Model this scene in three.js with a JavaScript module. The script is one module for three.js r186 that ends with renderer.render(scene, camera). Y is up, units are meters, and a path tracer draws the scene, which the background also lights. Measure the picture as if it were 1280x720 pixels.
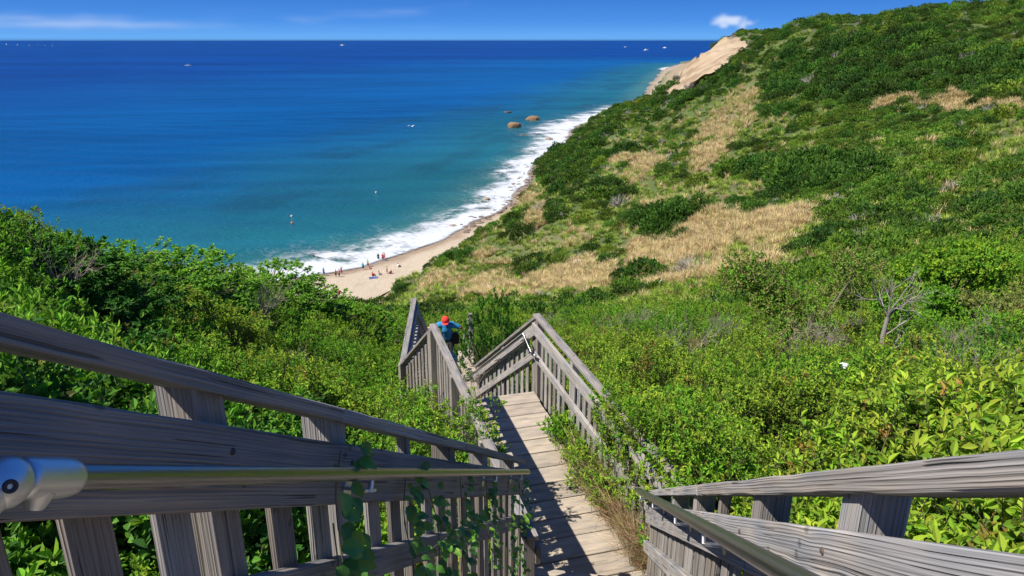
import * as THREE from 'three';
import { mergeGeometries, mergeVertices } from 'three/addons/utils/BufferGeometryUtils.js';
import { MarchingCubes } from 'three/addons/objects/MarchingCubes.js';

// ---------------------------------------------------------------- camera, sky, sun, exposure
const scene = new THREE.Scene();
const FOCAL = 905, PITCH = 18.9 * Math.PI / 180;             // photograph of 1280 x 720, horizon at row 50
const camera = new THREE.PerspectiveCamera(2 * Math.atan(360 / FOCAL) * 180 / Math.PI, 1280 / 720, 0.05, 120000);
camera.position.set(0, 0, 0);
camera.rotation.set(-PITCH, 0, 0);
const renderer = new THREE.WebGLRenderer({ antialias: true });
renderer.setSize(1280, 720);
renderer.toneMapping = THREE.LinearToneMapping;
renderer.toneMappingExposure = 1.66;
renderer.shadowMap.enabled = true;
const SUN_DIR = new THREE.Vector3(-0.72, 1.09, 0.30).normalize();
const sun = new THREE.DirectionalLight(new THREE.Color(1.0, 0.95, 0.86), 5);
sun.position.copy(SUN_DIR).multiplyScalar(200);
sun.castShadow = true;
sun.shadow.mapSize.set(4096, 4096);
Object.assign(sun.shadow.camera, { left: -160, right: 160, top: 160, bottom: -160, near: 1, far: 700 });
scene.add(sun, sun.target);

// ---------------------------------------------------------------- numbers
function rng(seed) { let a = seed >>> 0; return () => { a = (a + 0x6d2b79f5) | 0; let t = Math.imul(a ^ (a >>> 15), 1 | a); t = (t + Math.imul(t ^ (t >>> 7), 61 | t)) ^ t; return ((t ^ (t >>> 14)) >>> 0) / 4294967296; }; }
function hash2(ix, iy, s) { let h = Math.imul(ix, 374761393) + Math.imul(iy, 668265263) + Math.imul(s, 974711); h = Math.imul(h ^ (h >>> 13), 1274126177); return ((h ^ (h >>> 16)) >>> 0) / 4294967296; }
function vnoise(x, y, s = 1, px = 0, py = 0) {
  const ix = Math.floor(x), iy = Math.floor(y), fx = x - ix, fy = y - iy, u = fx * fx * (3 - 2 * fx), v = fy * fy * (3 - 2 * fy);
  const w = (a, p) => (p ? ((a % p) + p) % p : a);
  const a = hash2(w(ix, px), w(iy, py), s), b = hash2(w(ix + 1, px), w(iy, py), s), c = hash2(w(ix, px), w(iy + 1, py), s), d = hash2(w(ix + 1, px), w(iy + 1, py), s);
  return a + (b - a) * u + (c - a) * v + (a - b - c + d) * u * v;
}
function fbm(x, y, o = 4, s = 1) { let r = 0, a = 0.5, n = 0; for (let i = 0; i < o; i++) { r += a * vnoise(x, y, s + i * 17); n += a; a *= 0.5; x *= 2.03; y *= 2.03; } return r / n; }
const clamp = (x, a = 0, b = 1) => Math.min(b, Math.max(a, x)), lerp = (a, b, t) => a + (b - a) * t;
const smooth = (a, b, x) => { const t = clamp((x - a) / (b - a)); return t * t * (3 - 2 * t); };
const V = (x, y, z) => new THREE.Vector3(x, y, z);
const CP = Math.cos(PITCH), SP = Math.sin(PITCH);
function dirOf(u, v) { const x = (u - 640) / FOCAL, y = (360 - v) / FOCAL; return V(x, y * CP - SP, -(CP + y * SP)); }   // z of one along the lens axis
const atDepth = (u, v, t) => dirOf(u, v).multiplyScalar(t);
const atHeight = (u, v, h) => { const d = dirOf(u, v); return d.multiplyScalar(h / d.y); };
const srgb = (r, g, b) => new THREE.Color().setRGB(r / 255, g / 255, b / 255, THREE.SRGBColorSpace);
const lin = (r, g, b) => new THREE.Color().setRGB(r, g, b);

// ---------------------------------------------------------------- sky
{
  const W = 2048, H = 1024, data = new Float32Array(W * H * 4);
  const stops = [[-90, 0.0223, 0.0655, 0.1543], [-2, 0.0372, 0.1166, 0.2666], [0, 0.0931, 0.2695, 0.5612], [1.3, 0.0462, 0.1784, 0.4911], [3.2, 0.0268, 0.1203, 0.3999], [12, 0.0223, 0.1020, 0.3507], [40, 0.0209, 0.0838, 0.3016], [90, 0.0179, 0.0619, 0.2385]];
  const sky = (e) => { let i = 0; while (i < stops.length - 2 && e > stops[i + 1][0]) i++; const a = stops[i], b = stops[i + 1], t = clamp((e - a[0]) / (b[0] - a[0])); return [1, 2, 3].map((k) => lerp(a[k], b[k], t)); };
  for (let y = 0; y < H; y++) {
    const el = ((y + .5) / H - .5) * 180, base = sky(el);
    for (let x = 0; x < W; x++) {
      const az = ((x + .5) / W - .5) * 360 + 90;               // 0 straight ahead, positive to the east of it
      const a = ((az + 540) % 360) - 180;
      let [r, g, b] = base;
      if (el > -1 && el < 30) {
        // thin high streaks, all round the sky
        let c = smooth(.60, .95, fbm(az * .085 + 20, el * .95 + 3.1, 4, 5)) * smooth(.2, 1.2, el) * smooth(25, 4, el) * .28;
        const band = smooth(-17, -30, a) * smooth(-50, -36, a) * smooth(.42, .75, fbm(az * .12, el * 1.6, 4, 31)) * Math.exp(-(((el - 1.15) / .42) ** 2)) * .85;
        // small fair weather cloud over the headland
        const cx = (a - 16.1) / 2.1, cy = (el - 1.25) / .55;
        const puff = smooth(.52, .80, fbm(az * 1.5, el * 4.2, 4, 77) * .75 + .42 - (cx * cx + cy * cy) * .36);
        c = Math.max(c, band * .6, puff * .85);
        r = lerp(r, .44, c); g = lerp(g, .50, c); b = lerp(b, .61, c);
      }
      const i = (y * W + x) * 4; data[i] = r; data[i + 1] = g; data[i + 2] = b; data[i + 3] = 1;
    }
  }
  const tex = new THREE.DataTexture(data, W, H, THREE.RGBAFormat, THREE.FloatType);
  tex.mapping = THREE.EquirectangularReflectionMapping; tex.magFilter = THREE.LinearFilter; tex.minFilter = THREE.LinearFilter; tex.needsUpdate = true;
  scene.background = tex; scene.environment = tex;
}

// ---------------------------------------------------------------- textures
function dataTex(W, H, fn, color = true) {
  const d = new Uint8Array(W * H * 4);
  for (let y = 0; y < H; y++) for (let x = 0; x < W; x++) { const c = fn(x / W, y / H, x, y), i = (y * W + x) * 4; for (let k = 0; k < 3; k++) d[i + k] = clamp(Array.isArray(c) ? c[k] : c) * 255; d[i + 3] = 255; }
  const t = new THREE.DataTexture(d, W, H); t.wrapS = t.wrapT = THREE.RepeatWrapping; t.magFilter = THREE.LinearFilter; t.minFilter = THREE.LinearMipmapLinearFilter; t.generateMipmaps = true;
  if (color) t.colorSpace = THREE.SRGBColorSpace; t.needsUpdate = true; return t;
}
// weathered timber: the grain runs along u; one tile is 2 m long and 0.5 m round the board
const knots = []; { const r = rng(91); for (let i = 0; i < 7; i++) knots.push([r(), r(), .012 + r() * .012]); }
function grain(u, v) {
  let bend = 0, knot = 0;
  for (const [ku, kv, s] of knots) {
    let du = u - ku, dv = v - kv; du -= Math.round(du); dv -= Math.round(dv);
    const e = Math.exp(-((du * 2 / .09) ** 2) - ((dv * .5 / .03) ** 2)); bend += e * dv * .5; const q = Math.hypot(du * 2 / s, dv * .5 / s); knot = Math.max(knot, smooth(1.3, .7, q));
  }
  const w = v - bend + (vnoise(u * 4, v * 4, 3, 4, 4) - .5) * .007;
  const rings = .5 + .5 * Math.sin(w * 6.2832 * 34 + 5 * vnoise(u * 3, v * 8, 9, 3, 8));
  const fine = vnoise(u * 3 + .4 * vnoise(u * 9, v * 5, 27, 9, 5), w * 110, 21, 3, 0), fine2 = vnoise(u * 9, w * 230, 25, 9, 0), check = smooth(.84, .92, vnoise(u * 3, w * 80, 41, 3, 0)) * smooth(.35, .5, vnoise(u * 7, w * 9, 45, 7, 0));
  return { rings, fine, fine2, check, knot };
}
function woodTex(dark, light, warm) {
  const map = dataTex(1024, 512, (u, v) => {
    const g = grain(u, v); let t = .28 + .10 * g.rings * g.rings + .24 * smooth(.1, .9, g.fine) + .28 * g.fine2; const patch = vnoise(u * 5, v * 3, 55, 5, 3), stain = vnoise(u * 11, v * 7, 58, 11, 7);
    t *= .86 + .28 * patch; t -= g.check * .75; t -= g.knot * .35;
    return [0, 1, 2].map((k) => lerp(dark[k], light[k], clamp(t)) + warm[k] * (stain - .5) * .12);
  });
  return map;
}
const woodBump = dataTex(1024, 512, (u, v) => { const g = grain(u, v); return .55 + .16 * g.rings + .34 * (g.fine - .5) + .16 * (g.fine2 - .5) - .55 * g.check - .1 * g.knot; }, false);
const woodMap = woodTex([.36, .345, .335], [.73, .715, .705], [1, .7, .3]);
const deckMap = woodTex([.60, .55, .49], [.80, .75, .685], [1, .8, .5]);
function woodMaterial(map, tint, bump) { return new THREE.MeshStandardMaterial({ map, bumpMap: woodBump, bumpScale: bump, roughness: .88, color: tint }); }
const WOODS = [woodMaterial(woodMap, lin(.80, .765, .72), .005), woodMaterial(woodMap, lin(1, .985, .96), .005), woodMaterial(woodMap, lin(.68, .625, .565), .005)];
const DECKS = [woodMaterial(deckMap, lin(.68, .67, .655), .0025), woodMaterial(deckMap, lin(.75, .735, .715), .0025), woodMaterial(deckMap, lin(.63, .615, .60), .0025)];
const speck = dataTex(512, 512, (u, v) => { const a = vnoise(u * 64, v * 64, 3, 64, 64), b = vnoise(u * 16, v * 16, 5, 16, 16), c = vnoise(u * 200, v * 200, 8, 200, 200); const t = .93 + .10 * (a - .5) + .10 * (b - .5) + .16 * (c - .5); return [t, t, t]; });
const speckBump = dataTex(512, 512, (u, v) => .5 + .5 * (vnoise(u * 64, v * 64, 3, 64, 64) - .5) + .4 * (vnoise(u * 180, v * 180, 8, 180, 180) - .5) + .4 * (vnoise(u * 16, v * 16, 5, 16, 16) - .5), false);

// ---------------------------------------------------------------- naming
const taken = new Map();
function numbered(n) { const k = taken.get(n) || 0; taken.set(n, k + 1); return k ? `${n}_${String(k).padStart(3, '0')}` : n; }
function shadowed(o) { o.traverse((c) => { if (c.isMesh) { c.castShadow = true; c.receiveShadow = true; } }); return o; }
function tag(o, label, category, group, kind) { Object.assign(o.userData, { label, category }); if (group) o.userData.group = group; if (kind) o.userData.kind = kind; return o; }
function thing(name, label, category, pos, group) { const g = new THREE.Group(); g.name = numbered(name); if (pos) g.position.copy(pos); scene.add(g); return tag(g, label, category, group); }
function part(name, geo, mat, parent) { const m = new THREE.Mesh(geo, mat); m.name = name; m.castShadow = m.receiveShadow = true; parent.add(m); return m; }
function structure(name, geo, mat, label, category) { const m = new THREE.Mesh(geo, mat); m.name = name; m.castShadow = m.receiveShadow = true; scene.add(m); m.userData.kind = 'structure'; if (label) { m.userData.label = label; m.userData.category = category; } return m; }
function copyOf(proto, pos, turn, scale, label, group) {
  const c = proto.clone(); c.name = numbered(proto.name); c.position.copy(pos); c.rotation.set(0, turn, 0); if (scale.isVector3) c.scale.copy(scale); else c.scale.setScalar(scale);
  c.userData = { ...proto.userData }; if (label) c.userData.label = label; if (group) c.userData.group = group; scene.add(c); return c;
}

// ---------------------------------------------------------------- the lie of the land
const SEA = -45;
const CTRL = [];
{
  const w = (...a) => { for (let i = 0; i < a.length; i += 3) CTRL.push([a[i], a[i + 1], a[i + 2]]); };   // east, ahead, height
  const px = (u, v, t, g) => { const d = atDepth(u, v, t); CTRL.push([d.x, -d.z, d.y - g]); };
  w(-.3, -6, -1.6, -.2, 0, -2.0, 0, 1, -2.3, .2, 3, -3.65, .5, 5, -4.95, -.1, 7, -4.95, -.4, 8.6, -5.0, -1, 10.5, -6.2, -1.2, 12.5, -6.2, -1.6, 16, -7.9, -2, 20, -9.9, 1.0, 5.5, -4.95);
  w(-6, -6, -.6, 6, -6, -.8, -15, -8, 0, 15, -8, 0);
  w(-2, 1, -1.6, -2.2, 4, -2.9, -3.9, 7.4, -4.0, -5, 3, -1.5, -7, 8.8, -2.6, -9, 5, -1.5, -14, 10, -2);
  w(-8.6, 13.5, -4.5, -14, 14, -4.0, -5.3, 13, -5.7, -2.9, 12.9, -6.6, -2.5, 9, -5.3, -8.5, 21, -7.6, -4.5, 20, -9.3, -16, 20, -8.5, -6.6, 26, -10.4, -3.5, 28, -12);
  w(-26, 22, -11, -20, 36, -19, -10, 42, -21, -3, 42, -18, -25, 60, -29, -60, 40, -26, -45, 85, -42, -20, 75, -30, -100, 70, -44);
  w(2, 1, -1.9, 2.2, 4, -3.3, 1.9, 6.5, -4.8, 1.3, 9.1, -5.3, 3.5, 7, -4.4, 5, 4, -2.9, 5, 9.5, -5.3, 9, 8, -3.6, .6, 13, -6.5, 4, 15, -7.2, 8, 17, -7.6, 13, 17, -7.2, 10, 12, -5.3, 18, 14, -5.3);
  w(1.5, 20, -9.3, 7, 24, -9.8, 14, 26, -9.3, 1, 30, -12.6, 7, 33, -13.2);
  px(700, 392, 38, 1); px(850, 388, 34, 1); px(600, 388, 40, 1); px(960, 372, 28, 1);
  w(20, 26, -8.6, 28, 24, -7, -2, 56, -22, 4, 50, -20.5, 12, 44, -17.5, 20, 40, -15.5, 30, 40, -13.5);
  const hill = [600, 372, 92, 700, 376, 72, 800, 373, 62, 900, 362, 54, 1000, 330, 54, 1100, 290, 56, 1280, 245, 58, 520, 350, 125, 800, 300, 95, 700, 320, 105, 620, 330, 118, 750, 250, 140, 680, 270, 150, 800, 200, 170, 740, 200, 215,
    900, 250, 98, 900, 150, 190, 900, 100, 265, 840, 160, 240, 1000, 150, 150, 1000, 80, 220, 1000, 250, 82, 1100, 200, 95, 1100, 100, 160, 1200, 150, 110, 1200, 60, 170, 1280, 100, 125, 1280, 40, 165,
    480, 366, 130, 560, 308, 159, 605, 280, 176, 640, 255, 196, 655, 215, 229, 700, 181, 292, 770, 149, 400, 1000, 22, 300, 1100, 12, 240, 1200, 7, 200, 1280, 9, 185, 940, 60, 330];
  for (let i = 0; i < hill.length; i += 3) px(hill[i], hill[i + 1] + (hill[i + 1] < 40 ? (hill[i] > 1050 ? 13 : 7) : 3), hill[i + 2], .7);
  px(925, 39, 500, 1); px(880, 74, 492, 0); px(832, 117, 478, 0); px(960, 48, 420, 1);
  w(110, 520, -44, 180, 620, -10, 150, 640, -40, 260, 900, 0, 200, 900, -42, 300, 1300, -43.5, 230, 1290, -46);
  w(120, 240, 8, 160, 330, 8, 220, 480, 8, 250, 600, 8, 120, 100, 6, 80, 60, 0, 200, 200, 9, 400, 400, 9, 300, 100, 9, 60, 20, -1, 100, -10, 4, 600, 900, 9, 700, 1400, 5, 190, 330, 9, 150, 220, 9);
  for (const [x, F] of [[-45, 136], [-25, 154], [-8.6, 190], [4.3, 256], [21.6, 330], [38, 412], [70, 490], [-80, 112]]) w(x, F, -45.6, x - 14, F + 2, -47.5, x - 60, F - 4, -55);
  w(-38, 128, -43.8, -20, 132, -43.4, -70, 104, -43.8);
  w(-200, 200, -60, -150, 500, -60, 0, 700, -60, 100, 800, -56, -300, 80, -60, -800, 1200, -60, 0, 1600, -60, -200, 0, -50, -120, -20, -30, -60, -30, -3, -60, 0, -10, -40, 10, -6);
}
// shoreline: east, ahead, width of the beach inland of it
const SHORE = [[-260, 20, 16], [-150, 74, 18], [-80, 112, 24], [-45, 135, 25], [-31.7, 144, 14], [-25, 154, 9.5], [-15.4, 169, 5.5], [-8.6, 190, 5], [-1.2, 212, 4.5], [4.3, 256, 2.5], [21.6, 330, 2], [35, 406, 2.5], [66, 475, 3], [84, 520, 4], [112, 640, 8], [160, 860, 8], [215, 1100, 10], [255, 1260, 22], [330, 1500, 10]];
function shoreAt(F) { let i = 0; while (i < SHORE.length - 2 && F > SHORE[i + 1][1]) i++; const a = SHORE[i], b = SHORE[i + 1], t = clamp((F - a[1]) / (b[1] - a[1]), -1, 1.5); return [lerp(a[0], b[0], t), lerp(a[2], b[2], t)]; }
function shoreDist(x, F) {            // signed distance, positive inland; and beach width there
  let best = 1e9, sg = 1, wd = 10;
  for (let i = 0; i < SHORE.length - 1; i++) {
    const a = SHORE[i], b = SHORE[i + 1], dx = b[0] - a[0], dy = b[1] - a[1], t = clamp(((x - a[0]) * dx + (F - a[1]) * dy) / (dx * dx + dy * dy)), ex = x - a[0] - dx * t, ey = F - a[1] - dy * t, d = ex * ex + ey * ey;
    if (d < best) { best = d; sg = ex * dy - ey * dx > 0 ? 1 : -1; wd = lerp(a[2], b[2], t); }
  }
  return [Math.sqrt(best) * sg, wd];
}
let tps;
{
  const warp = (x, F) => { const y = F + 4, r = Math.hypot(x, y), k = Math.log1p(r / 6) / Math.max(r, 1e-6) * 20; return [x * k, y * k]; };
  const Q = CTRL.map(([x, F]) => warp(x, F)), n = Q.length, N = n + 3;
  const phi = (d2) => (d2 > 1e-12 ? .5 * d2 * Math.log(d2) : 0);
  const M = Array.from({ length: N }, () => new Float64Array(N + 1));
  for (let i = 0; i < n; i++) {
    for (let j = 0; j < n; j++) M[i][j] = phi((Q[i][0] - Q[j][0]) ** 2 + (Q[i][1] - Q[j][1]) ** 2) + (i === j ? .5 : 0);
    M[i][n] = M[n][i] = 1; M[i][n + 1] = M[n + 1][i] = Q[i][0]; M[i][n + 2] = M[n + 2][i] = Q[i][1]; M[i][N] = CTRL[i][2];
  }
  for (let c = 0; c < N; c++) {
    let p = c; for (let r = c + 1; r < N; r++) if (Math.abs(M[r][c]) > Math.abs(M[p][c])) p = r;
    [M[c], M[p]] = [M[p], M[c]];
    for (let r = c + 1; r < N; r++) { const k = M[r][c] / M[c][c]; if (k) for (let j = c; j <= N; j++) M[r][j] -= k * M[c][j]; }
  }
  const s = new Float64Array(N);
  for (let r = N - 1; r >= 0; r--) { let v = M[r][N]; for (let j = r + 1; j < N; j++) v -= M[r][j] * s[j]; s[r] = v / M[r][r]; }
  tps = (x, F) => { const [a, b] = warp(x, F); let v = s[n] + s[n + 1] * a + s[n + 2] * b; for (let i = 0; i < n; i++) { const dx = a - Q[i][0], dy = b - Q[i][1], d2 = dx * dx + dy * dy; if (d2 > 1e-12) v += s[i] * .5 * d2 * Math.log(d2); } return v; };
}
function groundAt(x, F) {
  let h = tps(x, F); const r = Math.hypot(x, F);
  h += (fbm(x * .55, F * .55, 3, 7) - .5) * .35 * smooth(2, 8, r);
  if (r > 40) { const k = smooth(40, 110, r); h += k * ((fbm(x * .11, F * .11, 3, 13) - .5) * 1.9 + (fbm(x * .03 + 9, F * .03, 2, 19) - .5) * 2.2) * smooth(-44, -36, h); }
  if (h < -30 && F > 116 && F < 1400) { const [d, wd] = shoreDist(x, F); if (d > wd - 1 && d < wd + 45) h = Math.max(h, lerp(h, -45.1 + (d - wd + 1) * .5 + (fbm(x * .2, F * .2, 3, 171) - .5) * 2.5, smooth(116, 140, F) * smooth(wd + 45, wd + 26, d))); }
  if (h < -36 && F > 0 && F < 260) { const [d, wd] = shoreDist(x, F); const edge = wd + (vnoise(F * .08, 3, 5) - .5) * 6; if (d < edge + 5) h = Math.min(h, lerp(-45 + d * .06 - 1.2, h, smooth(edge, edge + 5, d))); }
  return h;
}
function hitGround(u, v, from = 3, to = 1200) {
  const d = dirOf(u, v); let t0 = from;
  for (let t = from; t < to; t *= 1.012) { if (d.y * t < groundAt(d.x * t, -d.z * t)) { let a = t0, b = t; for (let k = 0; k < 12; k++) { const m = (a + b) / 2; if (d.y * m < groundAt(d.x * m, -d.z * m)) b = m; else a = m; } return d.multiplyScalar(b); } t0 = t; }
  return null;
}
// patches on the hillside: pixel centre and radii, turned into ellipses on the ground
function patches(list, from = 45) {
  return list.map(([u, v, ru, rv, k = 1]) => {
    const c = hitGround(u, v, from), a = hitGround(u + ru, v, from), b = hitGround(u, v + rv, from); if (!c || !a || !b) return null;
    const ax = a.x - c.x, az = a.z - c.z, bx = b.x - c.x, bz = b.z - c.z, det = ax * bz - az * bx; if (Math.abs(det) < 1) return null;
    return { x: c.x, z: c.z, i: [bz / det, -bx / det, -az / det, ax / det], k };
  }).filter(Boolean);
}
function patchAt(list, x, z) { let m = 0; const k = Math.min(Math.hypot(x, z) * .11, list === CLIFF ? 9 : 30); x += (fbm(x * .07, z * .07, 3, 151) - .5) * k; z += (fbm(x * .07 + 30, z * .07, 3, 153) - .5) * k * 1.6; for (const p of list) { const dx = x - p.x, dz = z - p.z; if (Math.abs(dx) + Math.abs(dz) > 260) continue; const a = p.i[0] * dx + p.i[1] * dz, b = p.i[2] * dx + p.i[3] * dz, q = Math.sqrt(a * a + b * b); m = Math.max(m, p.k * smooth(1.25, .7, q)); } return m; }
const DRY = patches([[915, 293, 95, 34], [985, 285, 40, 26, .85], [830, 322, 60, 26, .85], [730, 348, 55, 18, .75], [640, 358, 75, 14, .75], [560, 354, 40, 12, .7], [795, 212, 42, 18, .68], [890, 185, 26, 30, .75], [915, 140, 34, 26, .6], [860, 245, 60, 18, .5], [690, 300, 40, 14, .55], [1145, 128, 70, 8, .55], [1230, 138, 60, 8, .55], [660, 262, 18, 10, .5], [620, 320, 26, 12, .6], [940, 338, 50, 12, .8], [860, 356, 60, 10, .7]]);
const LUSH = patches([[1060, 165, 110, 32], [960, 220, 50, 18, .7], [1180, 215, 90, 24, .8], [760, 275, 40, 20], [600, 335, 40, 10], [720, 365, 120, 8]]);
const DENSE = patches([[1100, 75, 260, 38], [1000, 100, 110, 26], [720, 195, 40, 30], [860, 115, 50, 16], [985, 150, 30, 16], [830, 290, 40, 14], [760, 245, 50, 20], [700, 215, 30, 24], [590, 315, 40, 10], [670, 280, 40, 12], [1000, 215, 80, 26], [1180, 90, 160, 30], [850, 345, 50, 8]]);
const CLIFF = [[908, 58, 24, 20], [890, 76, 26, 18], [866, 94, 26, 15], [842, 110, 18, 8], [900, 48, 14, 12], [966, 56, 13, 4, .9]].map((q) => patches([q], 300)).flat();
const BARE = patches([[888, 188, 14, 14], [812, 215, 18, 8, .8], [700, 360, 40, 6, .7], [965, 282, 26, 10, .5], [1000, 84, 10, 3, .4]]);

console.log('terrain');
{
  const angles = [], radii = [];
  for (let a = -70; a <= 70; a += .38) angles.push(a * Math.PI / 180);
  for (let a = 76; a < 290; a += 6) angles.push(a * Math.PI / 180);
  for (let r = 1; r < 1700; r *= 1.033) radii.push(r);
  const na = angles.length, nr = radii.length, pos = [], col = [], uv = [], idx = [], c = new THREE.Color();
  const soil = lin(.075, .060, .038), green = lin(.095, .135, .026), tan = lin(.32, .255, .14), bare = lin(.33, .25, .17), sand = lin(.44, .34, .23), bluffSand = lin(.31, .235, .15);
  for (let j = 0; j < nr; j++) for (let i = 0; i < na; i++) {
    const x = Math.sin(angles[i]) * radii[j], F = Math.cos(angles[i]) * radii[j], h = groundAt(x, F);
    pos.push(x, h - (radii[j] > 300 ? 10 * smooth(.2, .6, patchAt(CLIFF, x, -F)) : 0), -F); uv.push(x / 3, F / 3);
    if (radii[j] < 45) c.copy(soil).lerp(green, .5 * vnoise(x * 1.3, F * 1.3, 3));
    else {
      const n = fbm(x * .25, F * .25, 3, 23), dry = patchAt(DRY, x, -F) * smooth(.25, .5, n + .12);
      c.copy(green).lerp(soil, smooth(.5, .75, n) * .6).lerp(tan, dry * .7).lerp(bare, patchAt(BARE, x, -F));
      const s = smooth(-42.6, -43.8, h + (n - .5) * 2); c.lerp(sand, s * (.15 + .85 * smooth(225, 195, F)));
      const bl = smooth(.0, 1, smooth(-3, -12, h) * smooth(350, 440, radii[j]) * smooth(-44, -40, h)); c.lerp(bluffSand, Math.max(bl, radii[j] > 300 ? patchAt(CLIFF, x, -F) : 0) * (.85 + .15 * n));
    }
    col.push(c.r, c.g, c.b);
  }
  for (let j = 0; j < nr - 1; j++) for (let i = 0; i < na; i++) {
    const k = (i + 1) % na, a = j * na + i, b = j * na + k, d = a + na, e = b + na;
    if (Math.max(pos[a * 3 + 1], pos[b * 3 + 1], pos[d * 3 + 1], pos[e * 3 + 1]) < -50) continue;
    idx.push(a, b, d, b, e, d);
  }
  const ci = pos.length / 3; pos.push(0, groundAt(0, 0), 0); col.push(soil.r, soil.g, soil.b); uv.push(0, 0);
  for (let i = 0; i < na; i++) idx.push(ci, (i + 1) % na, i);
  const g = new THREE.BufferGeometry(); g.setAttribute('position', new THREE.Float32BufferAttribute(pos, 3)); g.setAttribute('color', new THREE.Float32BufferAttribute(col, 3)); g.setAttribute('uv', new THREE.Float32BufferAttribute(uv, 2)); g.setIndex(idx); g.computeVertexNormals();
  structure('hillside_terrain', g, new THREE.MeshStandardMaterial({ vertexColors: true, map: speck, bumpMap: speckBump, bumpScale: .12, roughness: 1 }), 'grassy bluff and hillside falling to the beach', 'hillside');
}

// the eroded sand bluff of the headland
{
  const pos = [], col = [], idx = [], id = new Map(), as = [], rs = []; for (let a = 8; a < 24; a += .055) as.push(a * Math.PI / 180); for (let r = 330; r < 640; r *= 1.0055) rs.push(r);
  const c = new THREE.Color(), A = lin(.33, .245, .155), B = lin(.22, .155, .095), C = lin(.38, .30, .20);
  const put = (i, j) => { const k = j * as.length + i; if (!id.has(k)) { const x = Math.sin(as[i]) * rs[j], F = Math.cos(as[i]) * rs[j], m = patchAt(CLIFF, x, -F), h = groundAt(x, F), g = fbm(F * .11 + x * .015, x * .03, 4, 161), g2 = fbm(F * .4, x * .09, 3, 163); const n = fbm(x * .2, F * .2, 3, 165);
    id.set(k, [pos.length / 3, m, h]); pos.push(x, h + lerp(-9, -.4, smooth(.05, .32, m)) + (g - .5) * 9 * smooth(.3, .7, m) + (g2 - .5) * 2.6 * smooth(.2, .6, m), -F); c.copy(A).lerp(B, smooth(.5, .7, g2)).lerp(C, smooth(.55, .7, n) * .7); col.push(c.r, c.g, c.b); } return id.get(k); };
  for (let j = 0; j < rs.length - 1; j++) for (let i = 0; i < as.length - 1; i++) { const x = Math.sin(as[i]) * rs[j], F = Math.cos(as[i]) * rs[j]; if (patchAt(CLIFF, x, -F) < .06) continue; const a = put(i, j)[0], b = put(i + 1, j)[0], d = put(i, j + 1)[0], e = put(i + 1, j + 1)[0]; idx.push(a, b, d, b, e, d); }
  const g = new THREE.BufferGeometry(); g.setAttribute('position', new THREE.Float32BufferAttribute(pos, 3)); g.setAttribute('color', new THREE.Float32BufferAttribute(col, 3)); g.setIndex(idx); g.computeVertexNormals();
  structure('sand_bluff', g, new THREE.MeshStandardMaterial({ vertexColors: true, roughness: 1 }), 'eroded tan sand bluff at the headland above the sea', 'bluff');
}
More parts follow.
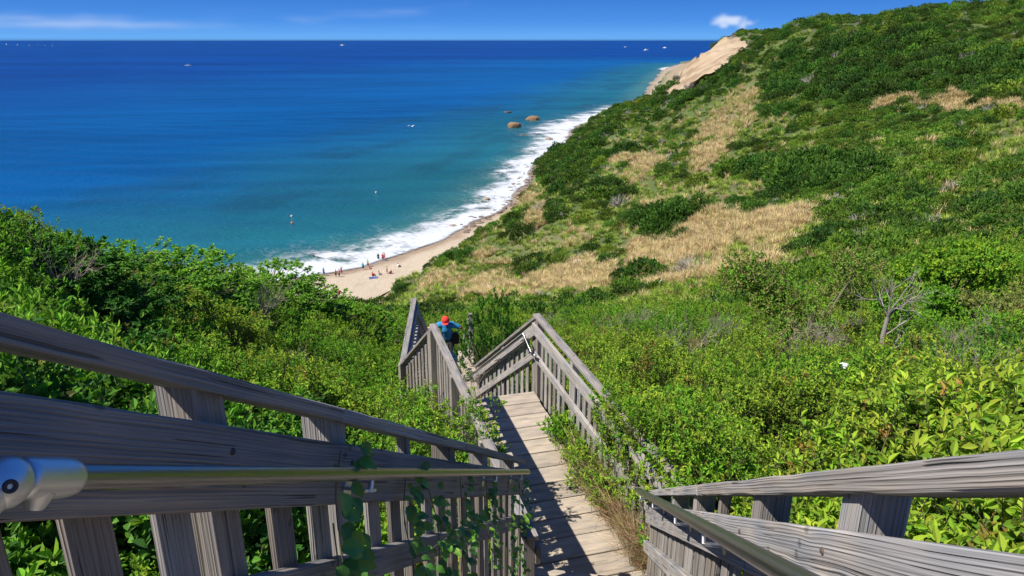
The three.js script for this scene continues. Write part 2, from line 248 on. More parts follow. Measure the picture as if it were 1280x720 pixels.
// ---------------------------------------------------------------- sea
console.log('sea');
const bumpSea = dataTex(1024, 1024, (u, v) => { // one tile is 48 m: crossing wavelets
  const w1 = vnoise(u * 22 + .6 * vnoise(u * 6, v * 6, 2, 6, 6), v * 40, 61, 0, 40), w2 = vnoise(u * 50, v * 96, 63, 50, 96), w3 = vnoise(u * 130, v * 220, 65, 130, 220), w4 = vnoise(u * 8, v * 13, 67, 8, 13);
  return .32 * w1 + .28 * w2 + .2 * w3 + .2 * w4;
}, false);
{
  const angles = [], radii = [];
  for (let a = -62; a <= 62; a += .30) angles.push(a * Math.PI / 180);
  for (let r = 70; r < 1500; r *= 1.0125) radii.push(r);
  for (let r = 1500; r < 90000; r *= 1.06) radii.push(r);
  const na = angles.length, nr = radii.length, pos = [], col = [], uv = [], idx = [];
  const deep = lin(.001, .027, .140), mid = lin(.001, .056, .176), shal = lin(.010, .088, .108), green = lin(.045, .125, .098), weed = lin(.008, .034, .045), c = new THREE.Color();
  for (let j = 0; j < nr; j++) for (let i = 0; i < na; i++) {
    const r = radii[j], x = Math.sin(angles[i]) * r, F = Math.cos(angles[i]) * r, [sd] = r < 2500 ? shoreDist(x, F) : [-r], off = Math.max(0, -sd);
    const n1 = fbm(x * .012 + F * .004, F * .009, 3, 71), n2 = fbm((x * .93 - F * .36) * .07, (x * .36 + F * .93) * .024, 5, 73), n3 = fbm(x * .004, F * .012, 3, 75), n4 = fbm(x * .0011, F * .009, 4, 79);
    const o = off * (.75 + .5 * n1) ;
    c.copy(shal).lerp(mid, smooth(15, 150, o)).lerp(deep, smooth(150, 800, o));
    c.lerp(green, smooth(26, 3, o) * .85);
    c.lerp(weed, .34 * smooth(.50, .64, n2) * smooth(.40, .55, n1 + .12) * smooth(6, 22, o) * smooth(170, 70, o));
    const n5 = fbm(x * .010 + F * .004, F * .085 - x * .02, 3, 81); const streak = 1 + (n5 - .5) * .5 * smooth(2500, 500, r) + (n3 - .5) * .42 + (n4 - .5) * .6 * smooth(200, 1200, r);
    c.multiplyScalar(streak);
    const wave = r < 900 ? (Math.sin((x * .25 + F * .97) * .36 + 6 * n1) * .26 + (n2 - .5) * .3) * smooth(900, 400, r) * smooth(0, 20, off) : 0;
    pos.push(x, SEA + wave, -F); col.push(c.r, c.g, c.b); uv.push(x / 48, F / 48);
  }
  for (let j = 0; j < nr - 1; j++) for (let i = 0; i < na - 1; i++) { const a = j * na + i, b = a + 1, d = a + na, e = d + 1; idx.push(a, b, d, b, e, d); }
  const g = new THREE.BufferGeometry(); g.setAttribute('position', new THREE.Float32BufferAttribute(pos, 3)); g.setAttribute('color', new THREE.Float32BufferAttribute(col, 3)); g.setAttribute('uv', new THREE.Float32BufferAttribute(uv, 2)); g.setIndex(idx); g.computeVertexNormals();
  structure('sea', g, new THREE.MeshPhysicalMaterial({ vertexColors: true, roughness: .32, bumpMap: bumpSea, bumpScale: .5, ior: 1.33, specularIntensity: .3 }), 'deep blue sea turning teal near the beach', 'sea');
}
// beach
const beachY = (d) => SEA + .02 + (d < 0 ? d * .12 : d * .062 + .25 * smooth(2, 7, d));
{
  const pos = [], col = [], uv = [], idx = [], c = new THREE.Color(); const cols = 26; let rows = 0;
  const dry = lin(.50, .405, .29), wet = lin(.30, .215, .14), stony = lin(.24, .185, .135);
  for (let i = 0; i < SHORE.length - 1; i++) {
    const a = SHORE[i], b = SHORE[i + 1], L = Math.hypot(b[0] - a[0], b[1] - a[1]), n = Math.ceil(L / (b[1] < 260 ? 3 : 10));
    for (let k = 0; k < n + (i === SHORE.length - 2 ? 1 : 0); k++, rows++) {
      const t = k / n, x = lerp(a[0], b[0], t), F = lerp(a[1], b[1], t); 
      const nx = (b[1] - a[1]) / L, nF = -(b[0] - a[0]) / L, wob = (vnoise(F * .05, 7, 3) - .5) * 8 * smooth(60, 120, F);
      for (let q = 0; q < cols; q++) {
        const d = lerp(-9, Math.min(44, lerp(a[2], b[2], t) + (F > 185 ? 1.5 : 5)), (q / (cols - 1)) ** 1.2), X = x + nx * (d + wob * smooth(30, 0, d) * .6), Z = F + nF * (d + wob * smooth(30, 0, d) * .6), n2 = fbm(X * .3, Z * .3, 3, 83);
        pos.push(X, beachY(d) + (n2 - .5) * .3 * smooth(1, 5, d), -Z); uv.push(X / 4, Z / 4);
        c.copy(wet).lerp(dry, smooth(1.5, 6.5, d + (n2 - .5) * 5)); const far = smooth(200, 240, F); c.lerp(stony, far * .6 + .25 * smooth(.6, .75, n2)); col.push(c.r, c.g, c.b);
      }
    }
  }
  for (let r = 0; r < rows - 1; r++) for (let q = 0; q < cols - 1; q++) { const a = r * cols + q, b = a + 1, d = a + cols, e = d + 1; idx.push(a, d, b, b, d, e); }
  const g = new THREE.BufferGeometry(); g.setAttribute('position', new THREE.Float32BufferAttribute(pos, 3)); g.setAttribute('color', new THREE.Float32BufferAttribute(col, 3)); g.setAttribute('uv', new THREE.Float32BufferAttribute(uv, 2)); g.setIndex(idx); g.computeVertexNormals();
  structure('beach', g, new THREE.MeshStandardMaterial({ vertexColors: true, map: speck, bumpMap: speckBump, bumpScale: .06, roughness: .95 }), 'narrow pale sand beach at the foot of the bluff', 'beach');
}
// surf: sheets of foam with a lace of holes, lying on the water along the shore
{
  const foam = dataTex(1024, 512, (u, v) => {       // u 60 m along the shore, v across: 0 at the sand, 1 offshore
    const n = vnoise(u * 10, v * 5, 91, 10, 0) * .55 + vnoise(u * 26, v * 12, 93, 26, 0) * .3 + vnoise(u * 70, v * 30, 95, 70, 0) * .25;
    const lace = 1 - smooth(0, .16, Math.abs(vnoise(u * 46, v * 20, 97, 46, 0) - .5)), lace2 = 1 - smooth(0, .2, Math.abs(vnoise(u * 90, v * 40, 99, 90, 0) - .5));
    const wav = .07 * (vnoise(u * 9, 2.5, 87, 9, 0) - .5), w2 = .14 * (vnoise(u * 6, 7.5, 88, 6, 0) - .5);
    const wash = smooth(.02, .07, v + wav) * smooth(.62, .34, v + w2), crest = Math.exp(-(((v - .80 + w2) / .035) ** 2)) * smooth(.62, .75, vnoise(u * 5, 11.3, 89, 5, 0));
    const solid = smooth(.34, .86, n + .24 * smooth(.45, .1, v)); let a = wash * (solid * .92 + .30 * lace + .18 * lace2 * (1 - solid));
    a = Math.max(a, crest * 0, smooth(.9, .4, v) * smooth(.05, .2, v) * .22 * lace * smooth(.35, .55, n), smooth(.75, .4, v) * .25 * lace2 * smooth(.4, .6, n));
    return clamp(a) ;
  }, false);
  const sheet = (name, F0, F1, width, label, seedOff) => {
    const pos = [], uv = [], idx = [], cols = 14; let rows = 0, s = seedOff;
    let last = null;
    for (let i = 0; i < SHORE.length - 1; i++) {
      const a = SHORE[i], b = SHORE[i + 1], L = Math.hypot(b[0] - a[0], b[1] - a[1]), n = Math.ceil(L / 4);
      for (let k = 0; k < n; k++) {
        const t = k / n, x = lerp(a[0], b[0], t), F = lerp(a[1], b[1], t); if (F < F0 || F > F1) continue;
        if (last) s += Math.hypot(x - last[0], F - last[1]); last = [x, F];
        const nx = (b[1] - a[1]) / L, nF = -(b[0] - a[0]) / L, W = width(F) * smooth(F0 - 5, F0 + 22, F) * smooth(F1 + 5, F1 - 30, F), wob = (vnoise(F * .05, 7, 3) - .5) * 8 * .6 * smooth(60, 120, F);
        for (let q = 0; q < cols; q++) { const v = q / (cols - 1), d = 2.2 - v * W + wob; pos.push(x + nx * d, Math.max(SEA + .36, beachY(d - wob) + .1) + .75 * Math.exp(-(((v - .80) / .09) ** 2)) * smooth(4, 14, W) + .25 * Math.exp(-(((v - .45) / .08) ** 2)), -(F + nF * d)); uv.push(s / 60, v * .98 + .01); }
        rows++;
      }
    }
    for (let r = 0; r < rows - 1; r++) for (let q = 0; q < cols - 1; q++) { const a = r * cols + q, b = a + 1, d = a + cols, e = d + 1; idx.push(a, b, d, b, e, d); }
    const g = new THREE.BufferGeometry(); g.setAttribute('position', new THREE.Float32BufferAttribute(pos, 3)); g.setAttribute('uv', new THREE.Float32BufferAttribute(uv, 2)); g.setIndex(idx); g.computeVertexNormals();
    const m = structure(name, g, new THREE.MeshStandardMaterial({ color: lin(.48, .50, .52), alphaMap: foam, transparent: true, roughness: .9 }), label, 'surf'); m.userData.kind = 'stuff';
  };
  sheet('surf_foam', 95, 345, (F) => lerp(34, 25, smooth(130, 200, F)), 'white foaming surf washing up the sand', 11);
  sheet('surf_foam_001', 288, 560, (F) => lerp(26, 46, smooth(300, 400, F)), 'broken white water round the rocks by the headland', 200);
  sheet('surf_foam_002', 1190, 1330, () => 22, 'thin white line of surf at the distant point', 400);
}

// ---------------------------------------------------------------- timber
console.log('timber');
const boardCache = new Map();
function boardGeo(L, W, T, { seg = 1, rough = 0, seed = 1, bevel = .004, cut = 0 } = {}) {      // length along x, width along y, thickness along z
  const key = [L.toFixed(2), W.toFixed(3), T.toFixed(3), seg, rough, seed, cut.toFixed(3)].join();
  if (boardCache.has(key)) return boardCache.get(key);
  const b = Math.min(bevel, T * .3), hw = W / 2, ht = T / 2, r = rng(seed * 7919 + 3);
  const ring = [[-hw + b, -ht], [hw - b, -ht], [hw, -ht + b], [hw, ht - b], [hw - b, ht], [-hw + b, ht], [-hw, ht - b], [-hw, -ht + b]];
  const per = [0]; for (let i = 0; i < 8; i++) { const a = ring[i], c = ring[(i + 1) % 8]; per.push(per[i] + Math.hypot(c[0] - a[0], c[1] - a[1])); }
  const ou = r() * 2, ov = r() * .5, pos = [], uv = [], sections = [];
  for (let s = 0; s <= seg; s++) {
    const x = -L / 2 + L * s / seg, q = (k) => (rough ? (fbm(x * 5 + seed * 3.1, k * 1.7, 3, seed) - .5) * 2 * rough : 0);
    sections.push(ring.map(([y, z], k) => [x, y + q(k < 2 || k > 5 ? 1 + (z > 0 ? .35 : 0) : 4 + (z > 0 ? .35 : 0)) * .8, z + q(z > 0 ? 9 : 14) * .5]));
    if (cut && s === seg) for (const p of sections[s]) p[0] += p[1] * cut;
  }
  const quad = (p, a, c, d, uvs) => { for (const [k, t] of [[p, 0], [a, 1], [c, 2], [p, 0], [c, 2], [d, 3]]) { pos.push(...k); uv.push((uvs[t][0] + ou) / 1.5, (uvs[t][1] + ov) / .27); } };
  for (let s = 0; s < seg; s++) for (let k = 0; k < 8; k++) {
    const m = (k + 1) % 8, A = sections[s][k], B = sections[s + 1][k], C = sections[s + 1][m], D = sections[s][m];
    quad(A, D, C, B, [[A[0], per[k]], [D[0], per[k + 1]], [C[0], per[k + 1]], [B[0], per[k]]]);
  }
  for (const [s, f] of [[0, 1], [seg, -1]]) { const S = sections[s]; for (let k = 1; k < 7; k++) { const t = f > 0 ? [S[0], S[k], S[k + 1]] : [S[0], S[k + 1], S[k]]; for (const p of t) { pos.push(...p); uv.push((p[1] * .25 + ou) / 2, (p[2] + ov) / .5); } } }
  const g = new THREE.BufferGeometry(); g.setAttribute('position', new THREE.Float32BufferAttribute(pos, 3)); g.setAttribute('uv', new THREE.Float32BufferAttribute(uv, 2)); g.computeVertexNormals();
  boardCache.set(key, g); return g;
}
// a board from A to B whose width lies along `wide`
let boardCount = 0;
function board(name, A, B, wide, W, T, mat, parent, o = {}) {
  const x = B.clone().sub(A), L = x.length(); x.normalize(); const z = x.clone().cross(wide).normalize(), y = z.clone().cross(x).normalize();
  const m = part(name, boardGeo(L, W, T, { seed: o.seed ?? 1 + (boardCount++ % 4), ...o }), mat, parent);
  m.quaternion.setFromRotationMatrix(new THREE.Matrix4().makeBasis(x, y, z)); m.position.copy(A).add(B).multiplyScalar(.5).sub(parent.position); return m;
}
const RUST = new THREE.MeshStandardMaterial({ color: lin(.10, .07, .055), roughness: .75, metalness: .4 });
const UP = V(0, 1, 0), pick = (a, r) => a[Math.floor(r() * a.length) % a.length];
// a railing between two points; y0 and y1 are the heights of the top face of its top rail at the ends, out = unit vector to the outer side
function railing(name, label, P0, P1, y0, y1, out, o = {}) {
  const r = rng(o.seed ?? 5), d = V(P1.x - P0.x, 0, P1.z - P0.z), L = d.length(); d.normalize(); const m = (y1 - y0) / L;
  const at = (s, h, side = 0) => V(P0.x + d.x * s, y0 + m * s + h, P0.z + d.z * s).addScaledVector(out, side);
  const g = thing(name, label, 'railing', at(L / 2, -1.1), o.group);
  const cs = 1 / Math.sqrt(1 + m * m), slope = V(d.x, m, d.z).normalize(), nrm = slope.clone().cross(out).normalize(); if (nrm.y < 0) nrm.negate();
  const near = !!o.near, seg = (len) => (near ? Math.ceil(len / .09) : Math.ceil(len / .5)), rough = near ? .006 : .003;
  const D = Object.assign({ board: .115, boardW: .140, low: .50, lowW: .089, bottom: .97, capW: .09, capT: .038, picket: .18, pickW: .088, pickT: .021 }, o.dims);
  const e = o.over ?? [.05, .05];
  const split = o.split ?? [];
  const cuts = [-e[0], ...split, L + e[1]];
  for (let i = 0; i < cuts.length - 1; i++) board('top_rail', at(cuts[i] + .002, -D.capT / 2 / cs, .045), at(cuts[i + 1] - .002, -D.capT / 2 / cs, .045), out, D.capW, D.capT, WOODS[i % 2], g, { seg: seg(cuts[i + 1] - cuts[i]), rough, seed: 11 + i + (o.seed ?? 0) });
  const bc = D.board + D.boardW / 2 / cs, lc = D.low + D.lowW / 2 / cs;
  board('upper_board', at(-e[0] * .6, -bc, 0), at(L + e[1] * .6, -bc, 0), nrm, D.boardW, .038, WOODS[o.tone ?? 0], g, { seg: seg(L), rough: rough * .5, seed: 21 + (o.seed ?? 0) });
  board('lower_board', at(-e[0] * .4, -lc, 0), at(L + e[1] * .4, -lc, 0), nrm, D.lowW, .038, WOODS[o.tone ?? 0], g, { seg: seg(L), rough: rough * .5, seed: 31 + (o.seed ?? 0) });
  const posts = o.posts ?? (() => { const n = Math.max(1, Math.round(L / 1.25)); return Array.from({ length: n + 1 }, (_, i) => lerp(.05, L - .05, i / n)); })();
  for (const p of posts) { const [s, w = .089, drop = D.bottom + .28] = Array.isArray(p) ? p : [p]; board('post', at(s, -drop, .0205 + w / 2), at(s, -(D.capT / cs) + .006, .0205 + w / 2), d, w, w, pick(WOODS, r), g, { cut: m, seg: near ? 4 : 1, rough: near ? .002 : 0 }); }
  if (near) { const bolt = new THREE.LatheGeometry([[0, .006], [.004, .006], [.0075, .003], [.008, 0]].map((q) => new THREE.Vector2(...q)), 12); for (const p of posts) { const s = Array.isArray(p) ? p[0] : p; for (const [dh, ds] of [[-.035, .012], [.04, -.012]]) { const m2 = part('bolt', bolt, RUST, g); m2.position.copy(at(s + ds, -bc + dh, -.0185)).sub(g.position); m2.quaternion.setFromUnitVectors(UP, out.clone().negate()); } } }
  const step = D.picket;
  for (let s = step * .5 + (o.first ?? 0); s < L - .03; s += step) {
    if (posts.some((p) => Math.abs((Array.isArray(p) ? p[0] : p) - s) < .045 + D.pickW / 2)) continue;
    const k = (r() - .5) * .012;
    board('picket', at(s + k, -D.bottom + (r() - .5) * .02, .0205 + D.pickT / 2), at(s + k + (r() - .5) * .01, -D.board - (o.pickTop ?? .03) - (r()) * .02, .0205 + D.pickT / 2), d, D.pickW, D.pickT, pick(WOODS, r), g, { cut: near ? m : 0, seg: near ? 5 : 1, rough: near ? .003 : 0 });
  }
  g.userData.at = undefined; delete g.userData.at;
  return { g, at, L, m, d, out };
}
const STEEL = new THREE.MeshStandardMaterial({ color: lin(.26, .26, .265), metalness: 1, roughness: .28, bumpMap: speckBump, bumpScale: .0003 });
const ALU = new THREE.MeshPhysicalMaterial({ color: lin(.60, .61, .63), metalness: 1, roughness: .40, bumpMap: speckBump, bumpScale: .0002 });
const DARKM = new THREE.MeshStandardMaterial({ color: lin(.05, .05, .055), metalness: .8, roughness: .5 });
function tubeAlong(pts, r, n = 24, seg = 40) { return new THREE.TubeGeometry(new THREE.CatmullRomCurve3(pts, false, 'centripetal'), seg, r, n, false); }
function handrail(rail, A, B, o = {}) {          // tube from A to B as a part of a railing, with brackets to its upper board
  const g = rail.g, off = (v) => v.clone().sub(g.position), r = o.r ?? .0195;
  const h = part('handrail', tubeAlong([off(A), off(A).lerp(off(B), .5), off(B)], r, 28, 24), STEEL, g);
  const cap = new THREE.SphereGeometry(r * 1.02, 20, 12); for (const e of o.caps ?? [B]) { const c = part('end_cap', cap, ALU, h); c.position.copy(off(e)); c.scale.set(1, 1, .9); }
  const dir = B.clone().sub(A).normalize(), toBoard = rail.out.clone();
  for (const t of o.brackets ?? []) {
    const c = off(A.clone().lerp(B, t)), up = toBoard.clone().cross(dir).normalize(); if (up.y < 0) up.negate();
    const reach = o.reach ?? .075;
    const shape = new THREE.Shape(); shape.moveTo(-.045, 0); shape.lineTo(.045, 0); shape.lineTo(.03, reach); shape.lineTo(-.03, reach); shape.closePath();
    const arm = new THREE.ExtrudeGeometry(shape, { depth: .006, bevelEnabled: true, bevelSize: .0015, bevelThickness: .0015, bevelSegments: 2 });
    const m4 = new THREE.Matrix4().makeBasis(dir, toBoard, dir.clone().cross(toBoard)); arm.applyMatrix4(m4); 
    const plate = new THREE.CylinderGeometry(.03, .03, .006, 20).toNonIndexed(); plate.applyQuaternion(new THREE.Quaternion().setFromUnitVectors(UP, toBoard)); plate.translate(toBoard.x * reach, toBoard.y * reach - .004, toBoard.z * reach);
    const b = part('bracket', mergeGeometries([arm.index ? arm.toNonIndexed() : arm, plate].map((q) => { for (const k of Object.keys(q.attributes)) if (!['position', 'normal', 'uv'].includes(k)) q.deleteAttribute(k); return q; })), ALU, h); b.position.copy(c).addScaledVector(up, -r - .030); part('bracket', new THREE.CylinderGeometry(.007, .009, .034, 12).applyQuaternion(new THREE.Quaternion().setFromUnitVectors(UP, up)).translate(up.x * .016, up.y * .016, up.z * .016), ALU, b).castShadow = true;
  }
  return h;
}
// the sloping flight under the camera: two railings read off the photograph
const HL = V(.19035, 0, -.98172), OL = V(-.98172, 0, -.19035), ORIGL = V(-.79519, 0, -.15418);
const HR = V(.12867, 0, -.99169), OR = V(.99169, 0, .12867), ORIGR = V(.46609, 0, .06048);
const slopeL = -.672, slopeR = -.6935;
const atL = (s) => ORIGL.clone().addScaledVector(HL, s), atR = (s) => ORIGR.clone().addScaledVector(HR, s);
const s0 = -.05, sL1 = 4.42, sR1 = 5.25;
const railL = railing('stair_railing', 'weathered grey timber railing with a steel handrail, dark in its own shade, vines climbing it', atL(s0), atL(sL1), .158 + slopeL * s0, .158 + slopeL * sL1, OL,
  { near: true, seed: 3, dims: { board: .116, boardW: .163, low: .49, bottom: 1.02, picket: .183 }, first: .035, posts: [.35, [1.198, .089], [1.74, .089], [2.30, .04], [2.88, .089], [3.55, .089], [4.37, .089, 1.5]], split: [1.74 + .0, 3.05], over: [.02, .35] });
const railR = railing('stair_railing', 'sunlit grey timber railing with deep grain and a steel handrail, top rail end in bushes', atR(s0), atR(sR1), .105 + slopeR * s0, .105 + slopeR * sR1, OR,
  { near: true, seed: 8, tone: 1, dims: { board: .138, boardW: .150, low: .50, bottom: 1.02, capT: .046, picket: .15 }, posts: [.25, [1.30, .089], [1.98, .089], [2.52, .04], [3.10, .089], [3.9, .089], [4.75, .089], [5.2, .089, 1.3]], split: [2.95], over: [.02, .02] });
{
  const inL = OL.clone().multiplyScalar(-1), inR = OR.clone().multiplyScalar(-1);
  const A = atL(.648).addScaledVector(inL, .09).setY(-.514), B = atL(4.30).addScaledVector(inL, .09).setY(-2.848);
  const h = handrail(railL, A, B, { r: .0182, brackets: [.275, .72, .93], reach: .07 });
  // the swivelling joint at its upper end
  const off = (v) => v.clone().sub(railL.g.position), dir = B.clone().sub(A).normalize();
  const q = new THREE.Quaternion().setFromUnitVectors(UP, dir);
  const sleeve = new THREE.LatheGeometry([[0, -.036], [.021, -.035], [.0245, -.031], [.0258, -.024], [.0258, .030], [.0245, .044], [.022, .052], [.0187, .054]].map((p) => new THREE.Vector2(...p)), 40);
  const sl = part('joint_sleeve', sleeve, ALU, h); sl.quaternion.copy(q); sl.position.copy(off(A)).addScaledVector(dir, .0);
  const lug = new THREE.CylinderGeometry(.021, .010, .022, 24); const lg = part('set_screw_boss', lug, ALU, sl); lg.position.set(.0, .0, .0); { const down = V(0, -1, 0).applyQuaternion(q.clone().invert()); down.y = 0; down.normalize(); lg.position.copy(down.multiplyScalar(.027)); lg.quaternion.setFromUnitVectors(V(0, -1, 0), lg.position.clone().normalize()); }
  const elbowAt = off(A).addScaledVector(dir, -.058);
  const elbow = part('joint_knuckle', new THREE.SphereGeometry(.030, 36, 24), ALU, h); elbow.position.copy(elbowAt).add(V(0, -.006, 0)); elbow.scale.set(1, 1, 1.1);
  const tail = part('joint_tail', tubeAlong([elbowAt.clone(), elbowAt.clone().add(V(-.03, -.03, .08)), elbowAt.clone().add(V(-.08, -.06, .20))], .026, 28, 20), ALU, h);
  const face = V(.72, .28, .63).normalize(); const scr = part('joint_screw', new THREE.LatheGeometry([[0, 0], [.0032, 0], [.0034, .0025], [.0078, .0025], [.0082, .001], [.0082, -.002]].map((p) => new THREE.Vector2(...p)), 20), DARKM, h);
  scr.quaternion.setFromUnitVectors(UP, face); scr.position.copy(elbow.position).addScaledVector(face, .0305);
  const A2 = atR(.30).addScaledVector(inR, .09).setY(-.40), B2 = atR(5.25).addScaledVector(inR, .09).setY(-3.546);
  handrail(railR, A2, B2, { r: .0235, brackets: [.16, .37, .52, .74, .95], reach: .07 });
}
// treads of that flight and the landing where it starts
{
  const g = thing('stair_flight', 'steep timber stair flight between the two sloping railings, above the plank walkway', 'stairs', V(.1, -4.4, -3));
  const left = (s) => ORIGL.clone().addScaledVector(HL, s), right = (s) => ORIGR.clone().addScaledVector(HR, s), n = 13, sA = .45, sB = 4.98;
  for (let i = 0; i < n; i++) { const s = lerp(sA, sB, i / n), y = lerp(-1.45, -4.45, i / n); for (const k of [0, 1]) board('tread', left(s + .09 + k * .175).setY(y - .02).addScaledVector(OL, -.0), right(s + .09 + k * .175).setY(y - .02), HL, .165, .038, DECKS[(i + k) % 3], g); }
  for (const f of [left, right]) board('stringer', f(sA).setY(-1.75), f(sB - .15).setY(-4.62), V(0, 1, 0), .26, .045, WOODS[2], g);
  const t = thing('landing', 'timber landing at the head of the steep flight', 'landing', V(-.2, -1.47, .5));
  for (let i = 0; i < 8; i++) board('plank', left(.31 - i * .195).setY(-1.47), right(.31 - i * .195).setY(-1.47), HL, .185, .038, DECKS[i % 3], t);
}
// level plank walkway: 1.22 m wide, heading 15.5 degrees to the west of straight ahead
const HW = V(-Math.sin(.2705), 0, -Math.cos(.2705)), NW = V(Math.cos(.2705), 0, -Math.sin(.2705)), DECK = -4.45;
const WR = V(.256, 0, -8.73), WL = WR.clone().addScaledVector(NW, -1.235);        // far corners
{
  const g = thing('plank_walkway', 'level walkway of wide tan planks at the foot of the steep flight', 'walkway', V(.4, DECK - .1, -7));
  const r = rng(17); const n = 15;
  for (let i = 0; i < n; i++) {
    const s = -.146 - i * .2965, k = (r() - .5) * .03, a = WL.clone().addScaledVector(HW, s).addScaledVector(NW, .0 + k), b = WR.clone().addScaledVector(HW, s).addScaledVector(NW, .03 + k);
    board('plank', a.setY(DECK - .019 - r() * .005), b.setY(DECK - .019 - r() * .005), HW, .281, .038, DECKS[i % 3 === 0 ? 0 : 1 + (i % 2)], g, { seg: 6, rough: .0025, seed: 41 + i, bevel: .005 });
  }
  for (const k of [.06, .6, 1.15]) board('joist', WL.clone().addScaledVector(NW, k).setY(DECK - .13), WL.clone().addScaledVector(NW, k).addScaledVector(HW, -4.4).setY(DECK - .13), UP, .16, .04, WOODS[2], g);
}
const lowDims = { board: .115, boardW: .14, low: .50, lowW: .089, bottom: 1.10, picket: .165 };
const LW = WL.clone().addScaledVector(NW, .0);
railing('walkway_railing', 'grey picket railing along the walkway, its posts shading the planks', LW.clone().addScaledVector(HW, -4.2), LW, -3.36, -3.36, NW.clone().multiplyScalar(-1), { seed: 13, tone: 2, dims: { ...lowDims, bottom: 1.18 }, over: [.02, .06], pickTop: -.03 });
const lowR = railing('walkway_railing', 'pale grey picket railing along the walkway with bushes pressing through it', WR.clone().addScaledVector(HW, -4.0).addScaledVector(NW, .03), WR.clone().addScaledVector(NW, .03), -3.36, -3.36, NW, { seed: 19, tone: 1, dims: lowDims, over: [.02, .05] });
// short steep flight turning off the walkway's far end
const H2 = V(-Math.sin(.42), 0, -Math.cos(.42)), N2 = V(Math.cos(.42), 0, -Math.sin(.42)), DECK2 = -5.65;
const L1 = WL.clone().addScaledVector(H2, 1.62), R1 = WR.clone().addScaledVector(H2, 1.62);
{
  const g = thing('stair_flight', 'short timber flight dropping from the walkway to the lower landing', 'stairs', V(-.7, DECK2, -9.6));
  for (let i = 0; i < 6; i++) { const s = .02 + i * .27, y = DECK - .2 * (i + 1); board('tread', WL.clone().addScaledVector(H2, s + .12).setY(y - .02), WR.clone().addScaledVector(H2, s + .12).setY(y - .02), H2, .28, .038, DECKS[i % 3], g); }
  for (const p of [WL, WR]) board('stringer', p.clone().setY(DECK - .2), p.clone().addScaledVector(H2, 1.6).setY(DECK2 - .16), UP, .25, .045, WOODS[2], g);
}
railing('flight_railing', 'grey picket railing descending from the walkway corner beside the leafy bank', WL, L1, -3.37, -4.56, N2.clone().multiplyScalar(-1), { seed: 23, tone: 2, dims: lowDims, over: [.0, .05], pickTop: -.03 });
const r2 = railing('flight_railing', 'grey picket railing descending from the walkway corner, small steel handrail brackets inside', WR.clone().addScaledVector(NW, .03), R1.clone().addScaledVector(NW, .03).addScaledVector(H2, .55), -3.37, -4.98, N2, { seed: 29, tone: 1, dims: lowDims, over: [.0, .05] });
{
  const inn = N2.clone().multiplyScalar(-1), A = WR.clone().addScaledVector(H2, .12).addScaledVector(inn, .06).setY(-3.66), B = R1.clone().addScaledVector(H2, .5).addScaledVector(inn, .06).setY(-5.14);
  handrail(r2, A, B, { brackets: [.05, .5, .92], caps: [A, B], reach: .07 });
  const innW = NW.clone().multiplyScalar(-1), C = WR.clone().addScaledVector(HW, -.28).addScaledVector(innW, .04).setY(-3.80);
  const h = part('handrail', tubeAlong([C.clone().sub(lowR.g.position), C.clone().addScaledVector(HW, .12).add(V(0, -.03, 0)).sub(lowR.g.position), A.clone().add(V(0, .005, .03)).sub(lowR.g.position)], .0165, 16, 20), STEEL, lowR.g);
  const c = part('end_cap', new THREE.SphereGeometry(.024, 16, 10), ALU, h); c.position.copy(C).sub(lowR.g.position);
}
// lower landing and the long flight below it
const H3 = V(-Math.sin(.093), 0, -Math.cos(.093)), LL3 = V(-1.78, 0, -12.7), LR3 = V(-.76, 0, -12.8), DECK3 = DECK2;
{
  const g = thing('lower_landing', 'small plank landing at the foot of the short flight', 'landing', V(-1.1, DECK2 - .06, -11.3));
  const n = 11; for (let i = 0; i < n; i++) { const t = (i + .5) / n, a = L1.clone().lerp(LL3, t), b = R1.clone().lerp(LR3, t); board('plank', a.setY(DECK2 - .019), b.setY(DECK2 - .019), V(0, 0, 1), .235, .038, DECKS[i % 3], g); }
  for (const [a, b] of [[L1, LL3], [R1, LR3]]) board('joist', a.clone().setY(DECK2 - .13), b.clone().setY(DECK2 - .13), UP, .16, .04, WOODS[2], g);
}
railing('landing_railing', 'pale grey railing of the lower landing, boards in blue shade inside', L1.clone().addScaledVector(H3, -.05), LL3, -4.56, -4.56, V(-1, 0, -.1).normalize(), { seed: 37, tone: 1, dims: lowDims, over: [.05, .05] });
const F3L = LL3.clone().addScaledVector(H3, 8), F3R = LR3.clone().addScaledVector(H3, 8), drop3 = 8 * .5;
{
  const g = thing('stair_flight', 'long timber flight going down to the beach below the lower landing', 'stairs', V(-1.7, DECK2 - 2, -16.7));
  for (let i = 0; i < 24; i++) { const s = .02 + i * .332, y = DECK2 - .166 * (i + 1); board('tread', LL3.clone().addScaledVector(H3, s + .15).setY(y - .02), LR3.clone().addScaledVector(H3, s + .15).setY(y - .02), H3, .34, .038, DECKS[i % 3], g); }
  for (const p of [LL3, LR3]) board('stringer', p.clone().setY(DECK2 - .2), p.clone().addScaledVector(H3, 8).setY(DECK2 - drop3 - .2), UP, .25, .045, WOODS[2], g);
  railing('flight_railing', 'grey railing of the long flight, held by one hand of the climber, beside dense bushes', LL3, F3L, -4.6, -4.6 - drop3, V(-1, 0, 0), { seed: 43, dims: lowDims, posts: [.1, 2.35, 4.4, 6.4, 7.9] });
  railing('flight_railing', 'grey railing of the long flight next to the rounded shrub', LR3.clone().addScaledVector(H3, 2.2), F3R, -5.72, -4.62 - drop3, V(1, 0, 0), { seed: 47, dims: lowDims, posts: [.05, 2.1, 4.2, 5.7] });
}

